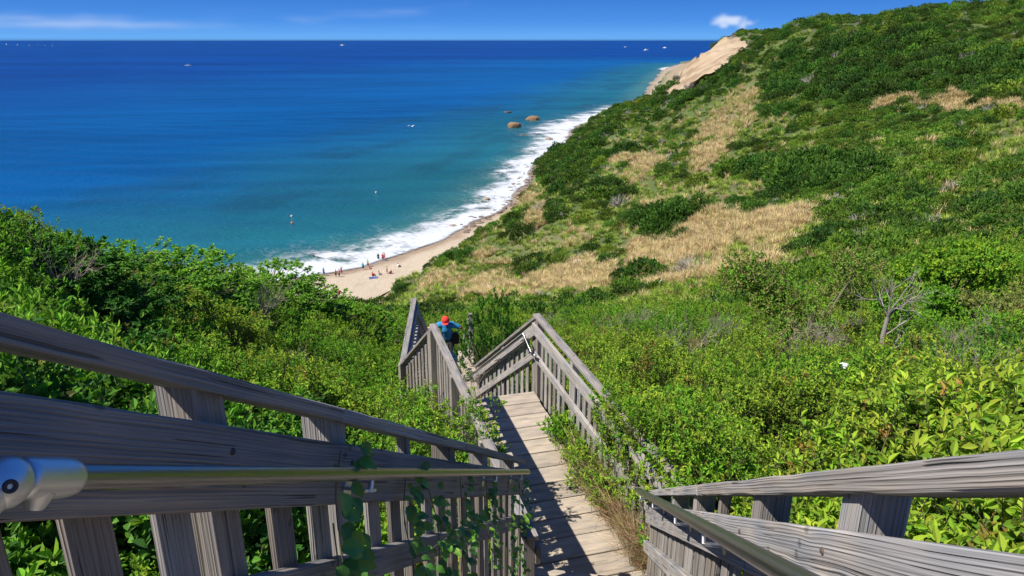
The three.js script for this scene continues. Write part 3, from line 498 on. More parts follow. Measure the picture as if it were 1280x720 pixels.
// ---------------------------------------------------------------- plants
console.log('plants');
class Soup {                                   // triangles with vertex colours
  constructor() { this.p = []; this.c = []; }
  tri(a, b, c, k) { this.p.push(a.x, a.y, a.z, b.x, b.y, b.z, c.x, c.y, c.z); for (let i = 0; i < 3; i++) this.c.push(k.r, k.g, k.b); }
  geo() { const g = new THREE.BufferGeometry(); g.setAttribute('position', new THREE.Float32BufferAttribute(this.p, 3)); g.setAttribute('color', new THREE.Float32BufferAttribute(this.c, 3)); g.computeVertexNormals(); return g; }
  leaf(p, dir, face, len, wid, k, fold = .25, droop = .15) {
    const side = dir.clone().cross(face).normalize(), n = side.clone().cross(dir).normalize(), m = p.clone().addScaledVector(dir, len * .45);
    const l = m.clone().addScaledVector(side, wid / 2).addScaledVector(n, wid * fold), r = m.clone().addScaledVector(side, -wid / 2).addScaledVector(n, wid * fold), t = p.clone().addScaledVector(dir, len).addScaledVector(n, -len * droop);
    if (this.fine) { const m2 = p.clone().addScaledVector(dir, len * .74).addScaledVector(n, -len * droop * .4), l2 = m2.clone().addScaledVector(side, wid * .36).addScaledVector(n, wid * fold * .7), r2 = m2.clone().addScaledVector(side, -wid * .36).addScaledVector(n, wid * fold * .7); this.tri(p, l, l2, k); this.tri(p, l2, t, k); this.tri(p, t, r2, k); this.tri(p, r2, r, k); return; }
    this.tri(p, l, t, k); this.tri(p, t, r, k);
  }
  twig(a, b, ra, rb, k, n = 3) {
    const d = b.clone().sub(a).normalize(), u = Math.abs(d.y) < .9 ? d.clone().cross(UP).normalize() : V(1, 0, 0), w = d.clone().cross(u);
    for (let i = 0; i < n; i++) { const f = (j) => { const t = j / n * 6.2832; return [Math.cos(t), Math.sin(t)]; }; const [c0, s0] = f(i), [c1, s1] = f(i + 1); const q = (o, r, c, s) => o.clone().addScaledVector(u, c * r).addScaledVector(w, s * r); const A = q(a, ra, c0, s0), B = q(a, ra, c1, s1), C = q(b, rb, c1, s1), D = q(b, rb, c0, s0); this.tri(A, B, C, k); this.tri(A, C, D, k); }
  }
}
const LEAFMAT = new THREE.MeshPhysicalMaterial({ vertexColors: true, transmission: .42, thickness: 0, roughness: .85, side: THREE.DoubleSide, specularIntensity: .3 });
const BARKMAT = new THREE.MeshStandardMaterial({ vertexColors: true, roughness: .95, side: THREE.DoubleSide });
const GRASSMAT = new THREE.MeshPhysicalMaterial({ vertexColors: true, transmission: .25, thickness: 0, roughness: .9, side: THREE.DoubleSide, specularIntensity: .4 });
const PAL = {
  lime: [[.30, .44, .022], [.235, .40, .02], [.175, .33, .017], [.12, .25, .015], [.27, .42, .03], [.34, .45, .035], [.20, .36, .02], [.15, .29, .017]],
  green: [[.18, .40, .019], [.135, .33, .017], [.10, .26, .015], [.235, .44, .024], [.155, .36, .018]],
  dark: [[.055, .185, .015], [.075, .225, .017], [.042, .14, .014], [.10, .265, .02]],
  olive: [[.24, .28, .055], [.31, .34, .09], [.15, .20, .04], [.28, .26, .075], [.17, .28, .035]],
  scrub: [[.052, .145, .012], [.070, .175, .014], [.038, .108, .011], [.095, .20, .016]],
  hill: [[.12, .245, .017], [.15, .28, .02], [.09, .20, .015], [.19, .29, .03]],
  meadow: [[.22, .33, .03], [.27, .35, .04], [.17, .30, .025], [.33, .34, .08]],
};
const colorFrom = (pal, r) => { const a = pal[Math.floor(r() * pal.length)], k = .85 + r() * .3; return lin(a[0] * k * (.92 + r() * .16), a[1] * k, a[2] * k); };
const rdir = (r) => { const z = r() * 2 - 1, t = r() * 6.2832, q = Math.sqrt(1 - z * z); return V(q * Math.cos(t), z, q * Math.sin(t)); };
function rosette(s, p, axis, n, len, wid, pal, r, spread = .9) {
  const own = pal[Math.floor(r() * pal.length)], other = pal[Math.floor(r() * pal.length)], two = [own, own, other];
  for (let i = 0; i < n; i++) {
    const d = axis.clone().multiplyScalar(.55 + r() * .6).addScaledVector(rdir(r), spread).normalize(), k = r();
    s.leaf(p.clone().addScaledVector(axis, -k * len * 1.6), d, axis.clone().addScaledVector(rdir(r), .5), len * (.7 + r() * .5), wid * (.75 + r() * .5), colorFrom(two, r), .15 + r() * .25, r() * .3);
  }
}
function shrub(seed, { rx = .7, h = .8, clumps = 170, per = 12, len = .055, wid = .027, pal = PAL.green, lump = .35, spread = .9, low = -.15, core = .55 }) {
  const r = rng(seed), s = new Soup(), st = new Soup();
  for (let i = 0; i < clumps; i++) {
    const d = rdir(r); if (d.y < low) d.y = low + (d.y - low) * -.6; d.normalize();
    const b = 1 + lump * (vnoise(d.x * 2.3 + 5 + seed, d.z * 2.3 + d.y * 2, seed) - .5) * 2, f = (core + (1 - core) * Math.pow(r(), .35)) * b;
    const p = V(d.x * rx * f, Math.max(.03, d.y * h * f + h * .12), d.z * rx * f);
    rosette(s, p, d.clone().add(V(0, .55, 0)).addScaledVector(rdir(r), .35).normalize(), per, len, wid, pal, r, spread);
    if (i % 7 === 0) { const a = V((r() - .5) * .2 * rx, -.1, (r() - .5) * .2 * rx), m = a.clone().lerp(p, .5).add(V(0, .1 * h, 0)), k = lin(.10 + r() * .06, .085 + r() * .04, .06); st.twig(a, m, .012, .008, k); st.twig(m, p, .008, .003, k); }
  }
  return { leaves: s.geo(), stems: st.geo() };
}
function shrubThing(name, label, category, sh, group, mat = LEAFMAT) { const g = thing(name, label, category, V(0, 0, 0), group); part('stems', sh.stems, BARKMAT, g); part('foliage', sh.leaves, mat, g).userData.kind = undefined; delete g.children[1].userData.kind; return g; }
function bareTwigs(seed, { h = .9, spread = .8, n = 16, depth = 3, k = [.30, .27, .25], r0 = .012 }) {
  const r = rng(seed), s = new Soup();
  const grow = (p, d, len, rad, lev) => {
    const e = p.clone().addScaledVector(d, len), c = .8 + r() * .35; s.twig(p, e, rad, rad * .65, lin(k[0] * c, k[1] * c, k[2] * c));
    if (lev > 0) for (let i = 0; i < 3; i++) grow(p.clone().lerp(e, .45 + r() * .55), d.clone().addScaledVector(rdir(r), .75).add(V(0, .15, 0)).normalize(), len * (.5 + r() * .3), rad * .62, lev - 1);
  };
  for (let i = 0; i < n; i++) { const t = r() * 6.2832; grow(V(Math.cos(t) * .1, -.05, Math.sin(t) * .1), V(Math.cos(t) * spread * r(), .6 + r() * .6, Math.sin(t) * spread * r()).normalize(), h * (.35 + r() * .25), r0, depth); }
  return s.geo();
}
function tuft(seed, { n = 16, h = .7, w = .02, lean = .5, pal }) {
  const r = rng(seed), s = new Soup();
  for (let i = 0; i < n; i++) {
    const t = r() * 6.2832, a = V(Math.cos(t) * .16 * r(), 0, Math.sin(t) * .16 * r()), o = V(Math.cos(t), 0, Math.sin(t)), side = V(-o.z, 0, o.x), L = h * (.6 + r() * .5), q = lean * (.3 + r());
    const m = a.clone().add(V(0, L * .6, 0)).addScaledVector(o, q * L * .25), e = a.clone().add(V(0, L * .95, 0)).addScaledVector(o, q * L * .75), k = colorFrom(pal, r);
    const l0 = a.clone().addScaledVector(side, w / 2), r0 = a.clone().addScaledVector(side, -w / 2), l1 = m.clone().addScaledVector(side, w * .4), r1 = m.clone().addScaledVector(side, -w * .4);
    s.tri(l0, r0, r1, k); s.tri(l0, r1, l1, k); s.tri(l1, r1, e, k);
  }
  return s.geo();
}
function mass(name, label, category, geo, mat, items) {      // one uncountable mass of plants
  const m = new THREE.InstancedMesh(geo, mat, items.length), q = new THREE.Quaternion(), e = new THREE.Euler(), M = new THREE.Matrix4(), c = new THREE.Color(); let tint = false;
  items.forEach((it, i) => { e.set(it.tx || 0, it.turn, it.tz || 0); q.setFromEuler(e); M.compose(it.p, q, it.s.isVector3 ? it.s : V(it.s, it.s, it.s)); m.setMatrixAt(i, M); if (it.c) { tint = true; m.setColorAt(i, c.setRGB(...it.c)); } });
  m.name = numbered(name); m.castShadow = m.receiveShadow = true; m.userData = { label, category, kind: 'stuff' }; scene.add(m); return m;
}
// the stairs keep the plants at a distance
const PATHWAY = [[-.3, -3, .70], [-.15, 0, .66], [.48, 5.1, .62], [.55, 5.4, .66], [-.33, 8.5, .66], [-.95, 9.95, .66], [-1.25, 12.7, .58], [-2.0, 20.7, .58]];
function clearOfPath(x, F) { let best = 1e9; for (let i = 0; i < PATHWAY.length - 1; i++) { const a = PATHWAY[i], b = PATHWAY[i + 1], dx = b[0] - a[0], dy = b[1] - a[1], t = clamp(((x - a[0]) * dx + (F - a[1]) * dy) / (dx * dx + dy * dy)); best = Math.min(best, Math.hypot(x - a[0] - dx * t, F - a[1] - dy * t) - lerp(a[2], b[2], t)); } return best; }

// ---- thicket close to the stairs
{
  const r = rng(2024);
  const sprigs = { lime: [], green: [], dark: [] };
  // low leafy growth, denser near the stairs
  for (let i = 0; i < 52000; i++) {
    const az = lerp(-44, 44, r()) * Math.PI / 180, d = Math.exp(lerp(Math.log(1.3), Math.log(60), r())), x = Math.sin(az) * d, F = Math.cos(az) * d, c = clearOfPath(x, F); 
    const size = d < 12 ? 1 : lerp(1, 2.4, smooth(12, 60, d)); if (c < .02 + .16 * size || F < .2) continue;
    const shadySide = x < .1 && F > 5 && F < 9.6 && c < .55, cap = shadySide ? .95 : c < .9 ? .30 + c * .45 : 9; if (Math.hypot(x - 7.15, F - 12.5) < .8 || Math.hypot(x - 3.85, F - 7.75) < .32) continue;
    const y = groundAt(x, F), lift = (.45 + .55 * r()) * Math.min(.04 + .85 * smooth(.34, .68, fbm(x * 1.05, F * 1.05, 2, 141)), cap) * (x > .3 && F > 1 && F < 9 && c < 1.6 ? 1.15 : 1), n = fbm(x * .35, F * .35, 2, 103) + (x > 0 ? .19 : .12) + (r() - .5) * .25;
    const kind = n > .57 ? 'lime' : n > .36 ? 'green' : 'dark', k = .68 + r() * .55, dead = r() < .035;
    sprigs[kind].push({ p: V(x, y + lift - .05, -F), turn: r() * 6.28, tx: (r() - .5) * .9, tz: (r() - .5) * .9, s: size * (.75 + r() * .6), c: dead ? [k * 1.2, k * .55, k * 1.6] : [k * (.9 + r() * .25), k, k] });
  }
  const sprig = (seed, pal, len, wid) => { const q = rng(seed), s = new Soup(); s.fine = true; for (let i = 0; i < 5; i++) { const a = V((q() - .5) * .2, q() * .08, (q() - .5) * .2), ax = V((q() - .5) * .8, 1, (q() - .5) * .8).normalize(), e = a.clone().addScaledVector(ax, .16 + q() * .1); s.twig(a.clone().addScaledVector(ax, -.1), e, .003, .0015, lin(.12, .11, .05)); rosette(s, e, ax, 6, len, wid, pal, q, .95); for (let k = 0; k < 4; k++) { const d = rdir(q).add(V(0, .35, 0)).normalize(); s.leaf(a.clone().lerp(e, .2 + .2 * k), d, ax, len * (.8 + q() * .4), wid, colorFrom(pal, q)); } } return s.geo(); };
  // growth pressing through the walkway's sunlit railing and between the two shaded railings
  const spill = (n, f) => { for (let i = 0; i < n; i++) { const q = f(); if (!q) continue; const k = .8 + r() * .4; sprigs[r() < .6 ? 'lime' : 'green'].push({ p: q, turn: r() * 6.28, tx: (r() - .5) * 1.4, tz: (r() - .5) * 1.4, s: .6 + r() * .45, c: [k * (.9 + r() * .25), k, k] }); } };
  spill(900, () => { const s = 1.5 + Math.pow(r(), .7) * 2.4, hgt = smooth(1.5, 2.7, s) * 1.12, lat = (s > 2.3 ? .32 : .12) + r() * .8; return WR.clone().addScaledVector(HW, -s).addScaledVector(NW, lat).setY(DECK - .35 + r() * (hgt + .25) * (1 - .2 * lat)); });
  spill(150, () => { const s = 1.2 + r() * 1.5, lat = -.16 + r() * .3; return WR.clone().addScaledVector(HW, -s).addScaledVector(NW, lat).setY(DECK - .02 + r() * .30 * (.5 + lat + .16)); });
  spill(45, () => { const s = 2.7 + r() * 1.3, lat = -.05 + r() * .3; return WR.clone().addScaledVector(HW, -s).addScaledVector(NW, lat).setY(DECK + .1 + r() * 1.05); });
  spill(420, () => { const s = 2.35 + r() * 1.6, lat = -.04 + r() * .75; return WR.clone().addScaledVector(HW, -s).addScaledVector(NW, lat).setY(DECK + lerp(lat < .3 ? .5 : .0, 1.02 + .22 * smooth(2.4, 3.1, s), r())); });
  spill(420, () => V(lerp(-1.15, -.12, r()), lerp(-5.0, -3.35, Math.pow(r(), .8)), -lerp(4.9, 6.4, r())));
  spill(500, () => { const s = .3 + r() * 4, lat = .16 + r() * .6; return WL.clone().addScaledVector(HW, -s).addScaledVector(NW, -lat).setY(DECK - .5 + r() * (.75 + .35 * lat + .25 * smooth(2, 4, s))); });
  mass('undergrowth', 'yellow green leafy undergrowth crowding the stairs', 'undergrowth', sprig(5, PAL.lime, .046, .022), LEAFMAT, sprigs.lime);
  mass('undergrowth', 'mid green leafy undergrowth between the shrubs', 'undergrowth', sprig(6, PAL.green, .050, .020), LEAFMAT, sprigs.green);
  mass('undergrowth', 'dark green undergrowth low on the banks', 'undergrowth', sprig(7, PAL.dark, .050, .025), LEAFMAT, sprigs.dark);
  // shrubs
  const kinds = [
    ['leafy_shrub', 'bright yellow green shrub of upright leafy tips in the thicket beside the stairs', 'yellow green shrubs of the thicket', [1, 2, 3].map((k) => shrub(100 + k, { pal: PAL.lime, rx: .62, h: .85, clumps: 190, per: 13, len: .05, wid: .024, core: .65 }))],
    ['bayberry_shrub', 'mid green rounded shrub with narrow leaves in the thicket beside the stairs', 'mid green shrubs of the thicket', [1, 2, 3].map((k) => shrub(200 + k, { pal: PAL.green, rx: .72, h: .95, clumps: 220, per: 13, len: .056, wid: .023, core: .65 }))],
    ['dense_shrub', 'dark green dense rounded shrub in the thicket beside the stairs', 'dark green shrubs of the thicket', [1, 2, 3].map((k) => shrub(300 + k, { pal: PAL.dark, rx: .75, h: 1.0, clumps: 230, per: 13, len: .052, wid: .028, core: .65 }))],
  ].map(([n, l, g, shapes]) => ({ label: l, group: g, protos: shapes.map((s) => shrubThing(n, l, 'shrub', s, g)), used: 0 }));
  const put = (k, x, F, s, sy = 1, up = 0, label, group) => { const K = kinds[k], i = K.used++, pr = K.protos[i % 3], pos = V(x, groundAt(x, F) - .08 + up, -F), sc = V(s, s * sy, s), turn = r() * 6.28; if (i < 3) { if (label) { pr.userData.label = label; pr.userData.group = group; } pr.position.copy(pos); pr.scale.copy(sc); pr.rotation.y = turn; return pr; } return copyOf(pr, pos, turn, sc, label, group); };
  const zoneOf = (x, F) => Math.hypot(x - 8.6, F - 16.2) < 4.5 ? 'round the dead tree' : F < 6 && clearOfPath(x, F) < 4 ? 'beside the steep flight' : F < 9.6 && clearOfPath(x, F) < 3 ? 'beside the plank walkway' : F < 21 && clearOfPath(x, F) < 3 ? 'beside the long lower flight' : x < 0 ? (F > 15 ? 'along the bank edge over the sea' : 'on the bank behind the shaded railing') : F > 24 ? 'at the brink of the ravine' : 'on the slope behind the sunlit railing';
  const spots = [];
  for (let t = 0; t < 9000 && spots.length < 420; t++) {
    const az = lerp(-41, 41, r()) * Math.PI / 180, d = Math.exp(lerp(Math.log(2.6), Math.log(46), Math.pow(r(), .9))), x = Math.sin(az) * d, F = Math.cos(az) * d, size = lerp(.55, 1.2, r()) * lerp(.60, 1.75, smooth(4, 40, d));
    if (Math.hypot(x - 3.85, F - 7.7) < .9) continue;
    if (x > F * .34 && x < F * .78 && F > 8.5 && F < 19.5 && (size > .8 || Math.hypot(x - 7, F - 15.8) < 2.1 || Math.hypot(x - 10.4, F - 16.6) < 2.2)) continue;
    if (clearOfPath(x, F) < .62 * size + (F < 9 ? .25 : .1) || F < 2) continue;
    if (spots.some((q) => Math.hypot(q[0] - x, q[1] - F) < .47 * (q[2] + size))) continue;
    spots.push([x, F, size]);
    const n = fbm(x * .22 + 40, F * .22, 2, 111) + (x > 0 ? .14 : .10) + (r() - .5) * .3, kk = n > .55 ? 0 : n > .36 ? 1 : 2, words = ['yellow green shrub of upright leafy tips', 'mid green rounded shrub with narrow leaves', 'dark green dense rounded shrub'][kk], zone = zoneOf(x, F), big = size > .95 ? 'large ' : size < .62 ? 'small ' : ''; put(kk, x, F, size, .8 + r() * .55, 0, `${big}${words} ${zone}`, `${big}${words.split(' ').slice(0, 2).join(' ')} shrubs ${zone}`);
  }
  console.log('thicket shrubs', spots.length);
  // shrubs that stand against the sea and beside the stairs
  const thickShapes = [0, 1, 2].map((k) => [1, 2].map((q) => shrub(700 + k * 10 + q, { pal: [PAL.lime, PAL.green, PAL.dark][k], rx: .78, h: .9, clumps: 900, per: 16, len: .05, wid: .026, lump: .34, low: -.35, core: .7, spread: 1.1 })));
  const P = (u, v, t) => { const q = atDepth(u, v, t); return [q.x, -q.z]; };
  let fi = 0; const feature = (k, u, v, t, s, sy, label) => { const top = atDepth(u, v, t), x = top.x, F = -top.z, g = groundAt(x, F), H = 1.08, T = shrubThing('bank_shrub', label, 'shrub', thickShapes[k][fi++ % 2], 'shrubs standing out along the bank'); T.position.set(x, g - .1, -F); T.scale.set(s, clamp((top.y - g + .1) / H, .6, 3), s); T.rotation.y = r() * 6.28; };
  feature(2, 18, 285, 8.5, 1.7, 1, 'dark green shrub at the high end of the bank above the sloping railing');
  feature(2, 60, 310, 8.8, 1.6, 1, 'dark green shrub stepping down the bank above the sloping railing');
  feature(1, 112, 304, 13, 2.1, 1, 'mid green shrub with pale tips on the bank edge over the sea');
  feature(1, 178, 312, 14, 2.2, 1, 'rounded green shrub on the bank edge ending above open water');
  feature(1, 262, 338, 20, 2.0, 1, 'low green shrub in the dip of the bank edge');
  feature(1, 318, 330, 22, 2.5, 1, 'large rounded green shrub on the bank edge before the surf');
  feature(1, 366, 350, 23, 2.1, 1, 'rounded green shrub sloping toward the beach on the bank edge');
  feature(1, 420, 372, 26, 2.1, 1, 'green shrub on the bank edge just under the sunbathers');
  feature(1, 465, 383, 27, 2.0, 1, 'low green shrub on the bank edge before the grassy slope');
  feature(2, 617, 374, 12.7, .9, 1, 'rounded deep green shrub beside the lower landing');
  feature(2, 642, 396, 13.0, .5, 1, 'small dark green shrub against the railing of the short flight');
  // grey leafless brush among the leaves
  const brush = [1, 2].map((k) => { const g = thing('bare_brush', 'grey leafless brush poking out of the green thicket', 'brush', V(0, 0, 0), 'leafless brush in the thicket'); part('twigs', bareTwigs(400 + k, { h: .95, n: 13, depth: 3, r0: .006, k: [.24, .20, .165] }), BARKMAT, g); return g; });
  const bs = [[1195, 470, 11], [1240, 520, 7.5], [1150, 500, 9], [770, 428, 22], [850, 440, 16], [690, 395, 30], [1000, 455, 14], [310, 400, 15], [250, 372, 13], [130, 350, 9.5], [360, 430, 11], [905, 420, 19], [590, 480, 10.5], [880, 545, 7], [40, 300, 8], [1010, 440, 15], [1215, 440, 13], [800, 410, 24]];
  bs.forEach(([u, v, t], i) => { const [x, F] = P(u, v, t), b = i < 2 ? brush[i] : copyOf(brush[i % 2], V(0, 0, 0), 0, 1); b.position.set(x, groundAt(x, F) + .22, -F); b.rotation.y = r() * 6; b.scale.setScalar(lerp(.7, 1.1, r()) * (t > 14 ? 1.3 : 1)); });
}

// ---- scrub and dry grass on the great hillside
console.log('hillside');
{
  const r = rng(77), cand = [];
  const farBush = (seed, pal, n, size, lump) => { const q = rng(seed), s = new Soup(); for (let i = 0; i < n; i++) { const d = rdir(q); d.y = Math.abs(d.y) * 1.05 - .12; d.normalize(); const f = (.62 + .38 * Math.pow(q(), .4)) * (1 + lump * 2 * (vnoise(d.x * 2.6 + seed, d.z * 2.6 + d.y * 2.2, seed) - .5)); const p = V(d.x * f, Math.max(.02, d.y * .85 * f), d.z * f), ax = d.clone().add(V(0, .4, 0)).addScaledVector(rdir(q), .8).normalize(); s.leaf(p, ax, rdir(q), size * (.7 + q() * .7), size * (.5 + q() * .4), colorFrom(pal, q)); } return s.geo(); };
  const shapes = [
    { name: 'hillside_shrub', cat: 'shrub', label: 'dark green rounded shrub', group: 'dark hillside shrubs', geos: [1, 2, 3].map((k) => farBush(500 + k, PAL.scrub, 950, .165, .40)), items: [] },
    { name: 'leafy_hillside_shrub', cat: 'shrub', label: 'light green loose shrub', group: 'light hillside shrubs', geos: [1, 2].map((k) => farBush(520 + k, PAL.hill, 850, .16, .40)), items: [] },
    { name: 'bare_hillside_shrub', cat: 'shrub', label: 'grey leafless shrub', group: 'leafless hillside shrubs', geos: [1, 2].map((k) => bareTwigs(540 + k, { h: 1.0, n: 20, depth: 2, spread: 1.1, r0: .022, k: [.34, .30, .27] })), items: [], mat: BARKMAT },
  ];
  const zoneOf = (p) => { const d = Math.hypot(p.x, p.z); return patchAt(DRY.slice(0, 3), p.x, p.z) > .3 ? 'in the broad dry grass patch of the hillside' : patchAt(DRY, p.x, p.z) > .2 ? 'beside dry grass on the hillside' : p.y < -34 ? 'low on the hillside over the beach' : d < 62 ? 'at the bottom of the ravine' : p.y > -4 ? 'on the crest of the hillside' : p.y < -20 ? 'on the lower face of the hillside' : 'on the upper face of the hillside'; };
  const dryTufts = [], greenTufts = [], straw = [];
  for (let i = 0; i < 38000; i++) {
    const az = lerp(-15, 42, r()) * Math.PI / 180, d = Math.exp(lerp(Math.log(40), Math.log(640), Math.pow(r(), .85))), x = Math.sin(az) * d, F = Math.cos(az) * d, y = groundAt(x, F);
    if (y < -43.2) continue; const [sd, wd] = y < -38 ? shoreDist(x, F) : [99, 0]; if (sd < wd + 2) continue;
    const n = fbm(x * .09, F * .09, 3, 121), fine = fbm(x * .33, F * .33, 3, 131), dry = patchAt(DRY, x, -F) * smooth(.30, .56, n + (fine - .5) * .8 + .08), dense = patchAt(DENSE, x, -F), lush = patchAt(LUSH, x, -F), bare = patchAt(BARE, x, -F);
    if (d > 300 && patchAt(CLIFF, x, -F) > .3) continue; const bluff = d > 420 && y < -6 && az < .30; if (bluff) continue;
    const edge = (fine - .5) * 1.5, dn = clamp(dense + edge * .6); const want = d > 300 || (az > .40 && d > 130) ? .9 : clamp(.20 + dn * .62 + (n - .5) * 1.5 + edge * .25 - dry * 1.0 + lush * .12 - bare);
    if (r() > want) { if (d < 470) { const k = .8 + r() * .4; if (r() < dry * 1.25 - .08 || r() < .10) dryTufts.push({ p: V(x, y - .05, -F), turn: r() * 6.28, s: (.8 + r() * .7) * lerp(1, 1.9, smooth(60, 250, d)), c: [k, k * (.92 + r() * .12), k] }); else greenTufts.push({ p: V(x, y - .05, -F), turn: r() * 6.28, s: (.8 + r() * .7) * lerp(1, 1.9, smooth(60, 250, d)), c: [k, k, k] }); } continue; }
    const small = dry > .4 ? .5 : 1, s = (.45 + Math.pow(r(), 2.0) * 1.9) * small * lerp(1, 1.7, smooth(120, 420, d)) * (dense > .5 ? 1.35 : .8);
    const t = r() < .07 + .10 * smooth(.55, .7, n) * (1 - dense) ? 2 : r() < clamp(.42 + lush * .5 - dn * .55 + (fine - .5) * 1.2) ? 1 : 0, k = .58 + r() * .75;
    shapes[t].items.push({ p: V(x, y - .12 * s, -F), turn: r() * 6.28, s: V(s, s * (.7 + r() * .45), s), c: t < 2 ? [k * (.82 + r() * .55), k, k * (.9 + r() * .5)] : [1, 1, 1], px: s / d });
  }
  for (let i = 0; i < 36000; i++) {            // the dry patches themselves
    const p = DRY[Math.floor(r() * DRY.length)]; const a = (r() * 2 - 1) * 1.2, b = (r() * 2 - 1) * 1.2, I = p.i, det = I[0] * I[3] - I[1] * I[2], x = p.x + (I[3] * a - I[1] * b) / det, z = p.z + (-I[2] * a + I[0] * b) / det, d = Math.hypot(x, z), n = fbm(x * .09, -z * .09, 3, 121), fine = fbm(x * .33, -z * .33, 3, 131);
    if (d > 330 || patchAt(DRY, x, z) * smooth(.30, .56, n + (fine - .5) * .8 + .08) < r() * 1.05) continue; const y = groundAt(x, -z); if (y < -43) continue; const k = .75 + r() * .5;
    (r() < .2 + .3 * smooth(.55, .65, fine) ? greenTufts : dryTufts).push({ p: V(x, y - .05, z), turn: r() * 6.28, s: (.5 + r() * .9) * lerp(1, 1.8, smooth(60, 250, d)), c: [k, k * (.9 + r() * .16), k * (.85 + .3 * r())] });
  }
  const strawPal = [[.58, .44, .22], [.68, .53, .31], [.47, .35, .17], [.62, .47, .25], [.38, .36, .12], [.52, .42, .18]];
  mass('dry_grass', 'tan dry grass in patches over the hillside', 'grass', tuft(601, { n: 40, h: .8, w: .036, lean: .8, pal: strawPal }), GRASSMAT, dryTufts);
  mass('green_grass', 'green rough grass over the hillside', 'grass', tuft(602, { n: 44, h: .55, w: .032, lean: 1.0, pal: PAL.meadow }), GRASSMAT, greenTufts);
  for (const S of shapes) {
    S.items.sort((a, b) => b.px - a.px);
    const n = S.geos.length, cut = S.mat ? 60 : 130, mat = S.mat ?? LEAFMAT;
    for (let i = 0; i < Math.min(cut, S.items.length); i++) { const it = S.items[i], m = new THREE.Mesh(S.geos[i % n], mat); m.name = numbered(S.name); m.position.copy(it.p); m.rotation.y = it.turn; m.scale.copy(it.s); m.castShadow = m.receiveShadow = true; const z = zoneOf(it.p), big = it.s.x > 1.3 ? 'large ' : it.s.x < .75 ? 'small ' : ''; tag(m, `${big}${S.label} ${z}`, S.cat, `${big}${S.group} ${z}`); scene.add(m); }
    for (let k = 0; k < n; k++) mass(S.mat ? 'leafless_scrub' : 'hillside_scrub', S.mat ? 'grey leafless scrub scattered over the hillside' : S.label.startsWith('dark') ? 'dark green scrub massed over the hillside and ridge' : 'lighter green scrub filling the hillside', 'scrub', S.geos[k], mat, S.items.slice(cut).filter((_, i) => i % n === k));
    console.log(S.name, S.items.length);
  }
  console.log('tufts', dryTufts.length, greenTufts.length);
}
// ---- dry grass and creepers at the edge of the walkway
{
  const r = rng(55), items = [];
  const edge = (s) => WR.clone().addScaledVector(HW, -s).addScaledVector(NW, .0);
  for (let i = 0; i < 330; i++) { const s = 2.0 + r() * 1.75, p = edge(s).addScaledVector(NW, -.06 + r() * .34); items.push({ p: V(p.x, DECK - .12 + r() * .15, p.z), turn: r() * 6.28, s: .45 + r() * .4, tx: (r() - .5) * .4, tz: .2 * r() }); }
  mass('straw_tufts', 'tan dead grass hanging over the plank edge by the railing', 'grass', tuft(611, { n: 18, h: .6, w: .008, lean: 1.2, pal: [[.36, .25, .13], [.42, .31, .17], [.30, .19, .10], [.34, .19, .11], [.20, .24, .06]] }), GRASSMAT, items);
}
